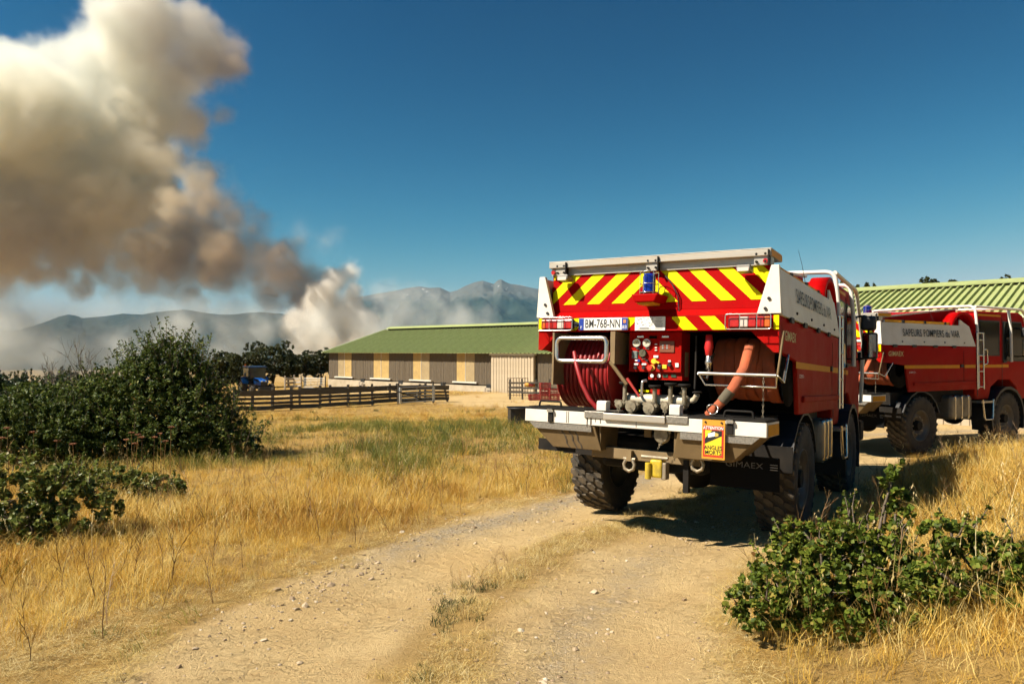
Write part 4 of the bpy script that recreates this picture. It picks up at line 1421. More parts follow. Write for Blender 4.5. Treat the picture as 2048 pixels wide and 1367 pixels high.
for px in (727, 803, 888, 980):
    t = bt(px)
    v = MB().bx(t - .30, t + .30, -.115, -.02, .48, .78).build('vent_opening', DARKGAP, barn)
    mb = MB()
    for q in (-.26, .26): mb.bx(t + q - .03, t + q + .03, -.32, -.26, -.05, .52)
    for z in (.06, .2, .34, .48): mb.bx(t - .26, t + .26, -.31, -.27, z - .03, z + .03)
    mb.build('step_ladder', LADD, barn)
d0, d1 = bt(988), bt(1073)
door = MB().bx(d0, d1, -0.30, -0.13, -0.28, 3.02).build('sliding_door', BEIGE, barn)
nb = 15
bme = None
for k in range(nb):
    w = (d1 - d0) / nb
    if bme is None:
        o = MB().bx(.012, w - .03, -.345, -.303, -.27, 3.0).build('door_board', BEIGE, door); bme = o.data
        o.location.x = d0
    else:
        raw_obj('door_board', bme, None, door, (d0 + k * w, 0, 0))
MB().bx(d0 - .15, d1 + .1, -.40, -.12, 3.03, 3.16).build('door_rail', SILL, barn)
zr, yr = 5.53, 7.16
nl = roof_slopes(barn, LB, -0.62, 3.18, yr - .1, zr - .03, ribs=3)
def ridge_cap(root, x0, x1, yr_, zr_):
    g = MB().bx(x0, x1, yr_ - .34, yr_ + .34, zr_ - .12, zr_ + .16).build('ridge_gap', DARKGAP, root)
    c = MB().prism([(yr_ - .62, zr_ + .10), (yr_, zr_ + .30), (yr_ + .62, zr_ + .10), (yr_ + .62, zr_ + .14), (yr_, zr_ + .345), (yr_ - .62, zr_ + .14)], 'x', x0 - .1, x1 + .1).build('ridge_cap', ROOFGREEN, root)
ridge_cap(barn, 0.6, nl - .6, yr, zr)
v_ = math.atan2(zr - 3.18, yr + .52)
for s in (0, 1):
    MB().box((0, 0, 0), (0.10, 8.1, 0.14)).build('verge_trim', ROOFTRIM, barn, loc=(-.33 if s == 0 else nl - .27, (yr - .62) / 2 - .02, (zr + 3.18) / 2 + .02), rot=(v_, 0, 0))

# second barn, behind the further truck
D2 = Vector((0.700, -0.714, 0))
Rg = Vector((0.4305 * 31.2, 31.2, 0))
N2 = Vector((0.714, 0.700, 0))
org = Rg - N2 * 3.7
barn2 = empty('barn', (org.x, org.y, -1.27), math.atan2(D2.y, D2.x))
tag(barn2, 'barn with pale green ribbed roof and beige walls behind the further fire truck', 'barn')
L2 = 26.0
MB().bx(0, L2, 0, .15, -.5, 4.15).build('wall', BEIGE, barn2)
MB().bx(0, L2, 7.25, 7.4, -.5, 4.15).build('wall', BEIGE, barn2)
g2 = [(0.15, -.5), (0.15, 4.1), (3.7, 5.32), (7.25, 4.1), (7.25, -.5)]
for x0 in (0, L2 - .15):
    MB().prism(g2, 'x', x0, x0 + .15).build('gable_wall', BEIGE, barn2)
pb = MB().bx(0.01, 0.235, -.035, -.003, -.5, 4.1)
o = pb.build('wall_board', BEIGE, barn2); o.location.x = 0
for k in range(1, int(L2 / .26)):
    raw_obj('wall_board', o.data, None, barn2, (k * .26, 0, 0))
MATS2 = ROOFGREEN
n2 = roof_slopes(barn2, L2, -0.35, 4.08, 3.62, 5.45, panel_w=1.2, ribs=5)
MB().prism([(3.15, 5.40), (3.7, 5.56), (4.25, 5.40), (4.25, 5.45), (3.7, 5.61), (3.15, 5.45)], 'x', -.3, n2 - .3).build('ridge_cap', ROOFGREEN, barn2)
MB().bx(-.3, n2 - .3, -.50, -.36, 4.0, 4.10).build('gutter', ROOFTRIM, barn2)

# ------------------------------------------------------------------ fences, gate, hurdle, crates, trough
OLDWOOD = mat('old_fence_wood', (0.045, 0.036, 0.026), 0.85, col2=(0.08, 0.066, 0.045), scale=8, stretch=(.6, 6, 6), bump=0.3)
RAILWOOD = mat('grey_rail_wood', (0.075, 0.062, 0.04), 0.85, col2=(0.12, 0.10, 0.065), scale=6, stretch=(.5, 6, 6), bump=0.2)
GALV = mat('galvanised_steel', (0.34, 0.34, 0.32), 0.5, 0.75, col2=(0.46, 0.46, 0.43), scale=6)

def gp3(px, d):
    return Vector(at_ground(px, d))

def fence(label, pts, rails, post_w=0.12, post_h=1.2, group=None, name='fence', lean=None, inner=None, wm=OLDWOOD, rm=RAILWOOD):
    """pts: world ground points of the posts; rails: (height, board height, thickness)"""
    base = pts[0]
    root = empty(name, base); tag(root, label, 'fence', group)
    r = random.Random(len(pts) * 7 + int(base.x * 10))
    for i, p in enumerate(pts):
        q = p - base
        ln = (lean or {}).get(i, r.uniform(-.03, .03))
        MB().box((0, 0, post_h / 2 - .1), (post_w, post_w, post_h + .2 * r.random())).build('post', wm, root, loc=q, rot=(r.uniform(-.03, .03), ln, r.uniform(-.2, .2)), bevel=.01)
    for i in range(len(pts) - 1):
        a, b = pts[i] - base, pts[i + 1] - base
        d = b - a; ang = math.atan2(d.y, d.x); pit = -math.atan2(d.z, math.hypot(d.x, d.y))
        for h, bh, th in rails:
            MB().box((0, 0, 0), (d.length + .1, th, bh)).build('rail', rm if bh > .12 else wm, root, loc=(a + b) / 2 + Vector((0, 0, h + r.uniform(-.03, .03))) + Vector((math.sin(ang), -math.cos(ang), 0)) * .09, rot=(r.uniform(-.1, .1), pit, ang), bevel=.006)
    return root
fpts = [gp3(px, d) for px, d in ((470, 33), (505, 33.6), (545, 34.4), (583, 35.2), (640, 36.6), (696, 38.2), (745, 39.6), (797, 41.2), (850, 42.6), (895, 43.6))]
fence('long weathered plank fence with thick top rails across the middle of the field', fpts, [(0.88, .27, .05), (0.60, .12, .05), (0.40, .12, .05), (0.18, .2, .05)], post_h=1.22, lean={9: -.22, 7: -.08})
fpts2 = [gp3(px, d) for px, d in ((600, 39.5), (660, 41), (720, 42.6), (780, 44), (840, 45.5))]
fence('darker second row of fence boards just behind the long plank fence', fpts2, [(0.86, .24, .05), (0.42, .14, .05)], post_h=1.1, rm=OLDWOOD)

def gate(label, a, b, h=1.05, bars=6, name='gate', uprights=3):
    base = a; root = empty(name, base); tag(root, label, 'gate')
    d = b - a; ang = math.atan2(d.y, d.x); L = d.length
    root.rotation_euler = (0, 0, ang)
    MB().tube(rounded_path([(0, 0, .12), (0, 0, h), (L, 0, h), (L, 0, .12)], .08, closed=True), .03, 8, True).build('frame', GALV, root)
    for k in range(1, bars):
        z = .12 + (h - .12) * k / bars
        MB().cyl((0, 0, z), (L, 0, z), .018, n=6).build('bar', GALV, root)
    for k in range(1, uprights):
        MB().cyl((L * k / uprights, 0, .12), (L * k / uprights, 0, h), .018, n=6).build('upright', GALV, root)
    for x in (0, L):
        MB().cyl((x, .08, -.1), (x, .08, h + .25), .05, n=8).build('post', OLDWOOD, root)
    return root
gate('grey metal field gate in front of the dark trees beside the barn', gp3(608, 71), gp3(650, 70))
fence('short pale wooden pen between the tractor and the metal field gate', [gp3(570, 70.5), gp3(588, 71.5), gp3(603, 71)], [(1.0, .2, .05), (.65, .2, .05), (.3, .2, .05)], post_h=1.4, wm=LADD, rm=LADD)
# sheep hurdle leaning on the fence
hb = gp3(799, 39.6); he = gp3(868, 41.5)
hd = gate('light metal sheep hurdle leaning on the plank fence', hb, he, h=.95, bars=5, name='hurdle', uprights=2)
for x in (0.05, (he - hb).length - .05):
    MB().box((x, -.05, .5), (.16, .03, .85)).build('end_plate', mat('pale_sheet_steel', (.45, .45, .42), .5, .3), hd)
MB().tube([(-.9, -.1, .95), (1.5, -.2, .25)], .035, 6).build('prop_pole', OLDWOOD, hd)

# clutter beside the sliding door
pen = [gp3(1020, 46.5), gp3(1045, 46.2), gp3(1072, 45.8), gp3(1100, 45.5)]
fence('short dark wooden pen of slats beside the barn door', pen, [(1.05, .12, .05), (.75, .12, .05), (.45, .12, .05)], post_h=1.35, rm=OLDWOOD)
lat = empty('metal_lattice', gp3(1016, 47.6)); tag(lat, 'rusty square metal mesh panel propped before the barn sliding door', 'mesh panel')
RUSTM = mat('rusty_bar', (0.16, 0.10, 0.06), .8, .3)
for k in range(8): MB().cyl((k * .19, 0, 0.1), (k * .19, 0, 1.35), .018, n=5).build('bar', RUSTM, lat)
for k in range(5): MB().cyl((0, .02, .2 + k * .28), (1.33, .02, .2 + k * .28), .018, n=5).build('bar', RUSTM, lat)
CRATE = mat('red_crate_plastic', (0.30, 0.022, 0.018), .5, col2=(0.24, .03, .025), scale=4)
def crate_root(loc, rz, label):
    root = empty('crate', loc, rz); tag(root, label, 'crate', 'red crates beside the barn')
    w, d, h = .62, .45, .36
    MB().bx(-w / 2, w / 2, -d / 2, d / 2, 0, .03).build('bottom', CRATE, root)
    for sx in (-1, 1):
        for sy in (-1, 1):
            MB().box((sx * w / 2, sy * d / 2, h / 2), (.05, .05, h)).build('corner', CRATE, root)
    for z in (.07, .17, .27, .35):
        for s in (-1, 1):
            MB().box((0, s * d / 2, z), (w, .02, .045)).build('slat', CRATE, root)
            MB().box((s * w / 2, 0, z), (.02, d, .045)).build('slat', CRATE, root)
    for s in (-1, 1):
        for x in (-.2, 0, .2):
            MB().box((x, s * (d / 2 - .012), h / 2), (.035, .02, h)).build('rib', CRATE, root)
    return root
spots = [(1068, 45.2, 0, 'red plastic crate on the ground, first of the crates beside the wooden pen'), (1090, 45.2, 0, 'red plastic crate on the ground under the taller stack'), (1090, 45.2, .37, 'red plastic crate in the middle of the taller stack'),
         (1090, 45.2, .74, 'red plastic crate on top of the taller stack'), (1108, 45.0, 0, 'red plastic crate on the ground nearest to the fire truck'), (1108, 45.0, .37, 'upper red plastic crate nearest to the fire truck')]
cproto = None
for i, (px, d, z, lb) in enumerate(spots):
    p = gp3(px, d); p.z += z
    if cproto is None:
        cproto = crate_root(p, .1, lb)
    else:
        c = copy_tree(cproto); c.location = p; c.rotation_euler = (0, 0, .1 + .12 * math.sin(i * 3)); c['label'] = lb
tb = gp3(1062, 46.0)
sheet = empty('feed_sack', (tb.x, tb.y, tb.z + .95)); tag(sheet, 'yellow and red sack lying on the dark wooden pen', 'sack')
mb = MB(); mb.lathe([(.001, -.42), (.10, -.40), (.15, -.2), (.16, 0), (.15, .2), (.10, .40), (.001, .42)], 'x', n=12)
s_ = mb.build('sack', mat('yellow_sack', (.55, .36, .03), .7, col2=(.4, .05, .02), scale=5), sheet)
MB().box((0, -.155, 0), (.3, .02, .16)).build('red_print', CRATE, s_)
BLACKP = mat('black_plastic', (0.012, 0.012, 0.013), 0.45, col2=(0.03, 0.03, 0.03), scale=5)
tr = at_ground(1046, 21.5)
trough = empty('trough', tr, .15); tag(trough, 'black plastic water trough standing in the grass beside the truck step', 'trough')
for a_ in ((-.42, .42, -.30, -.26), (-.42, .42, .26, .30)): MB().bx(*a_, .0, .56).build('side', BLACKP, trough)
for a_ in ((-.42, -.38), (.38, .42)): MB().bx(*a_, -.26, .26, .0, .56).build('end', BLACKP, trough)
MB().bx(-.38, .38, -.26, .26, 0.02, .06).build('bottom', BLACKP, trough)
MB().tube([(-.44, -.32, .57), (.44, -.32, .57), (.44, .32, .57), (-.44, .32, .57)], .022, 6, True).build('rim', BLACKP, trough)

# ------------------------------------------------------------------ tractor
TBLUE = mat('tractor_blue', (0.012, 0.115, 0.46), 0.35, col2=(0.016, 0.13, 0.50), scale=3, coat=0.2)
TBLACK = mat('tractor_black', (0.014, 0.014, 0.014), 0.6)
TGLASS = mat('cab_glass', (0.03, 0.05, 0.04), 0.08, spec=0.6)
TYRE = mat('tyre_rubber', (0.022, 0.020, 0.017), 0.85, col2=(0.06, 0.048, 0.034), scale=5, bump=0.3)
DUSTY = mat('dusty_tyre', (0.035, 0.030, 0.023), 0.9, col2=(0.13, 0.10, 0.065), scale=5, bump=0.3)
WRIM = mat('cream_rim', (0.50, 0.45, 0.36), 0.5)
LAMPW = mat('clear_lamp', (0.65, 0.65, 0.62), 0.15, spec=0.8)

def ag_wheel(root, loc, rad, w, rim_r, name='wheel'):
    wh = empty(name, loc); wh.parent = root
    ty = MB().lathe([(rim_r, -w * .42), (rad * .8, -w * .5), (rad * .95, -w * .46), (rad * .96, 0), (rad * .95, w * .46), (rad * .8, w * .5), (rim_r, w * .42)], 'x', n=28).build('tyre', DUSTY, wh)
    mb = MB()
    n = 20
    for k in range(n):
        for s in (-1, 1):
            a = 2 * math.pi * (k + (0.5 if s > 0 else 0)) / n
            c = (s * w * .22, rad * .98 * math.cos(a), rad * .98 * math.sin(a))
            mb.box(c, (w * .5, rad * .07, rad * .06), (a, 0, 0))
    mb.build('tread', DUSTY, wh)['kind'] = 'stuff'
    MB().lathe([(0.001, -w * .1), (rim_r * .45, -w * .12), (rim_r * .6, -w * .3), (rim_r, -w * .42), (rim_r, w * .42), (rim_r * .6, w * .3), (rim_r * .45, w * .12), (.001, w * .1)], 'x', n=24).build('rim', WRIM, wh)
    return wh

tg = at_ground(512, 61.0)
tractor = empty('tractor', (tg[0], tg[1], tg[2] + .0), math.atan2(.80, .60) - math.pi + R(5))
# local: forward = +y ; heading (0.62,-0.78)
tractor.rotation_euler = (0, 0, -math.atan2(.62, -.78))
tag(tractor, 'blue farm tractor with glazed cab parked beyond the fence', 'tractor')
for s in (-1, 1):
    ag_wheel(tractor, (s * .86, -.75, .74), .74, .42, .38)
    ag_wheel(tractor, (s * .80, 1.45, .50), .50, .32, .25)
MB().bx(-.28, .28, -.9, 1.7, .55, .95).build('chassis', TBLACK, tractor, bevel=.03)
hood = MB()
hood.add([(-.34, .35, .9), (.34, .35, .9), (.36, .35, 1.5), (-.36, .35, 1.5), (-.30, 1.9, .85), (.30, 1.9, .85), (.28, 1.95, 1.28), (-.28, 1.95, 1.28)],
         [(0, 1, 2, 3), (5, 4, 7, 6), (3, 2, 6, 7), (1, 0, 4, 5), (0, 3, 7, 4), (2, 1, 5, 6)])
hd_ = hood.build('bonnet', TBLUE, tractor, bevel=.08, seg=4)
MB().bx(-.26, .26, 1.93, 1.985, .78, 1.18).build('grille', TBLACK, hd_)
for s in (-1, 1):
    MB().box((s * .17, 1.98, 1.22), (.14, .03, .08)).build('headlight', LAMPW, tractor)
    MB().box((s * .345, 1.2, 1.30), (.012, 1.2, .14), (-.13, 0, 0)).build('bonnet_stripe', TBLACK, hd_)
    fe = MB().prism([(-1.45, .9), (-1.42, 1.25), (-1.15, 1.5), (-.55, 1.56), (-.1, 1.35), (-.02, 1.0), (-.1, 1.0), (-.3, 1.28), (-.75, 1.42), (-1.2, 1.28), (-1.36, .9)], 'x', s * .62, s * 1.10).build('fender', TBLUE, tractor)
MB().bx(-.6, .6, -1.15, .3, .85, 1.2).build('cab_floor', TBLACK, tractor)
for s in (-1, 1):
    MB().bx(s * .70 - .02, s * .70 + .02, -1.05, .28, 1.2, 2.28).build('side_glass', TGLASS, tractor)
    for y, yt in ((-1.1, -1.0), (-.35, -.35), (.34, .24)):
        MB().tube([(s * .72, y, 1.15), (s * .68, yt, 2.32)], .035, 6).build('cab_pillar', TBLACK, tractor)
    MB().box((s * 1.02, .35, 1.75), (.16, .05, .26)).build('mirror', TBLACK, tractor)
    MB().tube([(s * .72, .32, 2.0), (s * 1.02, .36, 1.9)], .015, 5).build('mirror_arm', TBLACK, tractor)
MB().bx(-.68, .68, .27, .30, 1.3, 2.28).build('windscreen', TGLASS, tractor)
MB().bx(-.68, .68, -1.08, -1.05, 1.2, 2.28).build('rear_glass', TGLASS, tractor)
MB().bx(-.78, .78, -1.22, .45, 2.30, 2.44).build('cab_roof', mat('dark_blue_roof', (.02, .05, .12), .4), tractor, bevel=.05, seg=3)
MB().cyl((.6, .35, 1.3), (.6, .35, 2.2), .04, n=8).build('exhaust', TBLACK, tractor)
MB().cyl((.55, -1.0, 2.44), (.55, -1.0, 2.6), .06, n=8).build('beacon', mat('orange_beacon', (.5, .12, .02), .3), tractor)
MB().bx(-.5, .5, 1.95, 2.25, .45, .75).build('front_weight', TBLACK, tractor, bevel=.03)
MB().box((0, -1.3, .6), (.8, .3, .3)).build('rear_linkage', mat('red_linkage', (.35, .05, .02), .5), tractor, bevel=.03)

# ------------------------------------------------------------------ fire trucks
RED = mat('fire_red_paint', (0.37, 0.002, 0.003), 0.5, col2=(0.33, 0.002, 0.002), scale=1.5, spec=0.03, dirt=(0.28, 0.012, 0.007), dirt_amt=0.35, dirt_scale=2.5, dustz=(1.25, 2.15, (0.30, 0.13, 0.06), 0.20))
REDSIDE = RED
WHITE = mat('white_paint', (0.74, 0.70, 0.62), 0.5, col2=(0.68, 0.63, 0.54), scale=2, dirt=(0.5, 0.42, 0.3), dirt_amt=0.16, dirt_scale=4)
YEL = mat('reflective_yellow', (0.74, 0.65, 0.002), 0.5, spec=0.08)
ALU = mat('brushed_aluminium', (0.50, 0.46, 0.39), 0.42, 0.55, col2=(0.40, 0.36, 0.30), scale=3, stretch=(.4, 6, 6), dirt=(.36, .28, .18), dirt_amt=.5)
ALUD = mat('dusty_shaded_aluminium', (0.17, 0.11, 0.045), 0.65, 0.1, col2=(0.125, 0.08, 0.03), scale=4, dirt=(.14, .09, .035), dirt_amt=.8, dirt_scale=5)  # dusty metal, its colour also darkened for the shade under the step
CHEQ = mat('chequer_plate', (0.22, 0.20, 0.17), 0.45, 0.6, col2=(0.34, 0.31, 0.26), scale=60, detail=2)
STEEL = mat('stainless_tube', (0.62, 0.59, 0.53), 0.25, 0.9)
CHBLK = mat('chassis_black', (0.008, 0.007, 0.006), 0.75, col2=(0.020, 0.016, 0.012), scale=5, spec=0.2)
CAVB = mat('compartment_black', (0.006, 0.006, 0.006), 0.85, spec=0.1)
BEAMC = mat('painted_beam', (0.24, 0.165, 0.075), 0.7, col2=(0.18, 0.12, 0.05), scale=4, dirt=(.2, .14, .08), dirt_amt=.6)
AMBER = mat('amber_reflector', (0.66, 0.30, 0.02), 0.5, col2=(0.58, 0.26, 0.02), scale=10, spec=0.05)
HOSER = mat('red_rubber_hose', (0.30, 0.006, 0.008), 0.5, col2=(0.22, 0.01, 0.01), scale=6)
HOSEO = mat('orange_flat_hose', (0.50, 0.10, 0.03), 0.8, col2=(0.36, 0.075, 0.025), scale=6, dirt=(.25, .10, .05), dirt_amt=.6, bump=.2, bscale=60)
LENSR = mat('red_lens', (0.42, 0.008, 0.006), 0.12, col2=(0.50, 0.02, 0.01), scale=25, coat=0.6)
LENSO = mat('orange_lens', (0.62, 0.12, 0.01), 0.12, coat=0.6)
LENSW = mat('white_lens', (0.62, 0.52, 0.45), 0.12, coat=0.6)
BLUEL = mat('blue_beacon_lens', (0.006, 0.012, 0.16), 0.1, col2=(0.01, 0.03, 0.28), scale=9, coat=0.8)
CASTB = mat('cast_brass', (0.42, 0.36, 0.25), 0.42, 0.7, col2=(0.26, 0.22, 0.15), scale=14, bump=.2, dirt=(.12, .09, .06), dirt_amt=.6)
PIPEC = mat('cream_pipe', (0.62, 0.55, 0.40), 0.45, col2=(0.5, 0.42, 0.3), scale=5)
INK = mat('black_ink', (0.008, 0.008, 0.009), 0.6)
PAPER = mat('white_plate', (0.78, 0.77, 0.72), 0.4)
EUBL = mat('plate_blue', (0.01, 0.04, 0.30), 0.4)
GOLDT = mat('gold_lettering', (0.50, 0.40, 0.14), 0.4)
GREYT = mat('grey_lettering', (0.30, 0.29, 0.27), 0.6)
DIAL = mat('gauge_dial', (0.55, 0.52, 0.40), 0.4)
ORNG = mat('sign_orange', (0.62, 0.28, 0.015), 0.5, dirt=(.4, .2, .05), dirt_amt=.4)
SRED = mat('sign_red', (0.52, 0.03, 0.012), 0.5)
SYEL = mat('sign_yellow', (0.80, 0.55, 0.02), 0.5)
HYEL = mat('hitch_yellow', (0.60, 0.42, 0.015), 0.5, dirt=(.1, .07, .03), dirt_amt=.8, dirt_scale=9)
CGLASS = mat('tinted_glass', (0.010, 0.011, 0.011), 0.12, spec=0.08)
SHACK = mat('worn_steel', (0.36, 0.30, 0.21), 0.5, 0.5, dirt=(.1, .07, .04), dirt_amt=.7)

FA, WB = 1.32, 3.40                      # rear axle ahead of the tail, wheelbase
WR, WW = 0.60, 0.40                      # tyre radius and width

tcx, tcy = 1.292, 6.985
fx, fy = math.sin(TRUCK_YAW), math.cos(TRUCK_YAW)
def truck_pose(cx, cy_, yaw, roll=0.0):
    f = (math.sin(yaw), math.cos(yaw))
    zr_ = gz(cx + f[0] * FA, cy_ + f[1] * FA); zf_ = gz(cx + f[0] * (FA + WB), cy_ + f[1] * (FA + WB))
    pit = math.atan2(zf_ - zr_, WB)
    z0 = zr_ - FA * math.tan(pit) - 0.035
    return Vector((cx, cy_, z0)), (pit, roll, -yaw)
loc1, rot1 = truck_pose(tcx, tcy, TRUCK_YAW, R(0.5))
M1 = Matrix.Translation(loc1) @ Euler(rot1).to_matrix().to_4x4()
M1I = M1.inverted()
def TL(px, py, y0=0.0):
    """local (x, z) on the truck's cross plane y = y0 of what the photograph shows at px, py"""
    o = M1I @ Vector((0, 0, CAMZ)); d = (M1I.to_3x3() @ (P(px, py, 1.0) - Vector((0, 0, CAMZ))))
    t = (y0 - o.y) / d.y
    q = o + d * t
    return q.x, q.z

truck = empty('fire_truck', loc1); truck.rotation_euler = rot1
tag(truck, 'nearer red fire truck seen from behind with red and yellow chevrons', 'fire truck', 'fire trucks')
T = truck

def lettering(body, size, m, parent, loc, rot, xs=1.0, bold=0.0, name='lettering', sp=1.0):
    me = text_mesh(body, size, name, 0.0, sp, xs, bold)
    o = raw_obj(name, me, m, parent, loc, rot)
    return o
REAR = (R(90), 0, 0)              # text that faces backwards (-y)
RSIDE = (R(90), 0, R(90))         # text on the right-hand side (+x)

# --- chassis
for s in (-1, 1):
    MB().bx(s * .42 - .04, s * .42 + .04, .05, 6.0, .80, 1.02).build('chassis_rail', CHBLK, T)
for y in (.4, 1.9, 2.7, 3.6): MB().bx(-.38, .38, y - .05, y + .05, .84, .98).build('cross_member', CHBLK, T)
MB().bx(-1.0, 1.0, .62, 3.3, 1.02, 1.26).build('subframe', CHBLK, T)
for y in (FA, FA + WB):
    ax = MB().cyl((-.85, y, WR), (.85, y, WR), .09, n=10).build('axle', CHBLK, T)
    MB().lathe([(.001, -.24), (.14, -.22), (.23, -.08), (.25, .05), (.18, .2), (.001, .26)], 'y', (0.05, y, WR + .02), 18).build('differential', CHBLK, ax)
    for s in (-1, 1):
        MB().box((s * .45, y, WR + .16), (.09, 1.1, .07)).build('leaf_spring', CHBLK, ax)
MB().bx(-.55, .55, .12, .72, .68, 1.0).build('pump_sun_block', CHBLK, T, bevel=.05)  # pump-sized bulk added under the body to block sun passing below
for x_ in (-.22, .22):
    MB().cyl((x_, 1.95, .72), (x_, 2.75, .72), .15, n=14).build('tank_sun_block', CHBLK, T)  # tank cylinders added with it to keep sun off the far wheels
MB().bx(-.36, .36, 3.4, 5.6, .62, 1.05).build('gearbox', CHBLK, T, bevel=.08)
MB().cyl((0.05, FA + .2, WR + .05), (0.05, FA + WB - .2, .85), .05, n=8).build('drive_shaft', CHBLK, T)

def truck_wheel(side, y):
    wh = empty('wheel', (side * 1.03, y, WR)); wh.parent = T
    w = WW
    MB().lathe([(.30, -w * .40), (.40, -w * .47), (.50, -w * .50), (.555, -w * .46), (.572, -w * .30), (.575, 0), (.572, w * .30), (.555, w * .46), (.50, w * .50), (.40, w * .47), (.30, w * .40)], 'x', n=48).build('tyre', TYRE, wh)
    mb = MB()
    n = 30
    for k in range(n):
        for row, xc in enumerate((-.145, -.05, .05, .145)):
            a = 2 * math.pi * (k + (.5 if row % 2 else 0) + .12 * row) / n
            ca, sa = math.cos(a), math.sin(a)
            # six-sided block, wider in the middle, leaning a little
            hw, hl, hh = .052, .044, .020
            pts = [(-hw, -hl * .55), (0, -hl), (hw, -hl * .55), (hw, hl * .55), (0, hl), (-hw, hl * .55)]
            drop = .012 if row in (0, 3) else 0.0
            V = []
            for rr2, sc in ((.565 - drop, 1.0), (.565 + hh * 1.6 - drop, .86)):
                for (u, v) in pts:
                    aa = a + v * sc / .58 + u * 0.8
                    V.append((xc + u * sc, rr2 * math.cos(aa), rr2 * math.sin(aa)))
            mb.add(V, [(6, 7, 8, 9, 10, 11)] + [(i, (i + 1) % 6, 6 + (i + 1) % 6, 6 + i) for i in range(6)])
    mb.build('tread', DUSTY, wh)['kind'] = 'stuff'
    s = side
    rim = MB().lathe([(.001, s * .03), (.13, s * .03), (.15, s * .09), (.20, s * .10), (.25, s * .02), (.285, s * .12), (.31, s * .175), (.31, -s * .17)], 'x', n=32).build('rim', mat('dark_rim', (.16, .145, .12), .5, .4, dirt=(.2, .15, .09), dirt_amt=.7), wh)
    MB().cyl((s * .03, 0, 0), (s * .16, 0, 0), .11, .09, n=16).build('hub', CHBLK, wh)
    for k in range(10):
        a = 2 * math.pi * k / 10
        MB().cyl((s * .09, .175 * math.cos(a), .175 * math.sin(a)), (s * .125, .175 * math.cos(a), .175 * math.sin(a)), .016, n=6).build('wheel_nut', SHACK, rim)
    return wh
for s in (-1, 1):
    for y in (FA, FA + WB):
        truck_wheel(s, y)

# --- body: side shells, rear panels
side_prof = [(0.0, 2.05), (0.10, 1.86), (0.74, 1.80), (0.86, 1.28), (3.36, 1.28), (3.36, 2.185), (0.0, 2.185)]
for s in (-1, 1):
    sh = MB().prism(side_prof, 'x', s * 1.19, s * 1.235).build('side_shell', RED, T, bevel=.012)
    # lower skirt roll and locker seams
    MB().bx(s * 1.236, s * 1.262, 1.0, 3.3, 1.40, 1.46).build('skirt_rail', RED, sh, bevel=.008)
    MB().bx(s * 1.236, s * 1.2385, 2.86, 2.875, 1.45, 2.1).build('locker_seam', CAVB, sh)
    MB().bx(s * 1.2355, s * 1.239, .70, 2.70, 1.735, 1.80).build('reflective_stripe', AMBER, sh)
    MB().bx(s * 1.2355, s * 1.239, 2.90, 3.33, 1.735, 1.80).build('reflective_stripe', AMBER, sh)
    MB().box((s * 1.245, 2.78, 1.78), (.02, .09, .06)).build('locker_latch', INK, sh)
    # white board along the top of the side, leaning in
    wb = MB().add([(s * 1.262, -.03, 2.19), (s * 1.262, 3.30, 2.19), (s * 1.215, 3.12, 2.62), (s * 1.215, -.03, 2.62), (s * 1.225, -.03, 2.19), (s * 1.225, 3.30, 2.19), (s * 1.178, 3.12, 2.62), (s * 1.178, -.03, 2.62)],
                  [(0, 1, 2, 3), (7, 6, 5, 4), (4, 5, 1, 0), (1, 5, 6, 2), (3, 2, 6, 7), (0, 3, 7, 4)]).build('side_board', WHITE, T)
    lean = math.atan2(.047, .43)
    me = text_mesh('SAPEURS POMPIERS du VAR', 0.205, 'lettering', 0, 1.06, 1.0, 0.0012)
    xs_ = [v.co.x for v in me.vertices]; me.transform(Matrix.Diagonal((2.05 / (max(xs_) - min(xs_)), 1, 1, 1)))
    if s > 0:
        raw_obj('lettering', me, INK, wb, (1.2465, 1.66, 2.43), None).rotation_euler = (Matrix.Rotation(R(90), 3, 'Z') @ Matrix.Rotation(R(90) - lean, 3, 'X')).to_euler()
    else:
        raw_obj('lettering', me, INK, wb, (-1.2465, 1.66, 2.43), None).rotation_euler = (Matrix.Rotation(R(-90), 3, 'Z') @ Matrix.Rotation(R(90) - lean, 3, 'X')).to_euler()
    for y in (.35, 1.0, 1.75, 2.45):
        MB().box((s * 1.262, y, 2.175), (.02, .13, .05)).build('board_clip', INK, wb)
    for y in (.6, 1.35, 2.1, 2.85):
        MB().cyl((s * 1.25, y, 2.26), (s * 1.268, y, 2.26), .014, n=8).build('bolt', INK, wb)
    MB().prism([(2.75, 2.60), (2.75, 2.74), (2.80, 2.74), (3.15, 2.60)], 'x', s * 1.19, s * 1.21).build('board_fin', WHITE, wb)
    # rear end plate, a tapering white trapezoid
    x0, x1 = s * 1.045, s * 1.255
    ep = MB().add([(x0, -.075, 2.205), (x1, -.075, 2.205), (s * 1.232, -.075, 2.64), (s * 1.165, -.075, 2.64), (x0, -.03, 2.205), (x1, -.03, 2.205), (s * 1.232, -.03, 2.64), (s * 1.165, -.03, 2.64)],
                  [(0, 1, 2, 3), (7, 6, 5, 4), (4, 5, 1, 0), (1, 5, 6, 2), (3, 2, 6, 7), (0, 3, 7, 4)] if s > 0 else [(3, 2, 1, 0), (4, 5, 6, 7), (0, 1, 5, 4), (2, 6, 5, 1), (7, 6, 2, 3), (4, 7, 3, 0)]).build('end_plate', WHITE, T, bevel=.004)
    for (bx_, bz_) in ((s * 1.12, 2.25), (s * 1.15, 2.34)):
        MB().cyl((bx_, -.088, bz_), (bx_, -.07, bz_), .015, n=8).build('bolt', INK, ep)
lettering('GIMAEX', 0.13, GOLDT, T, (1.2385, .42, 2.02), RSIDE, 1.05, .002)
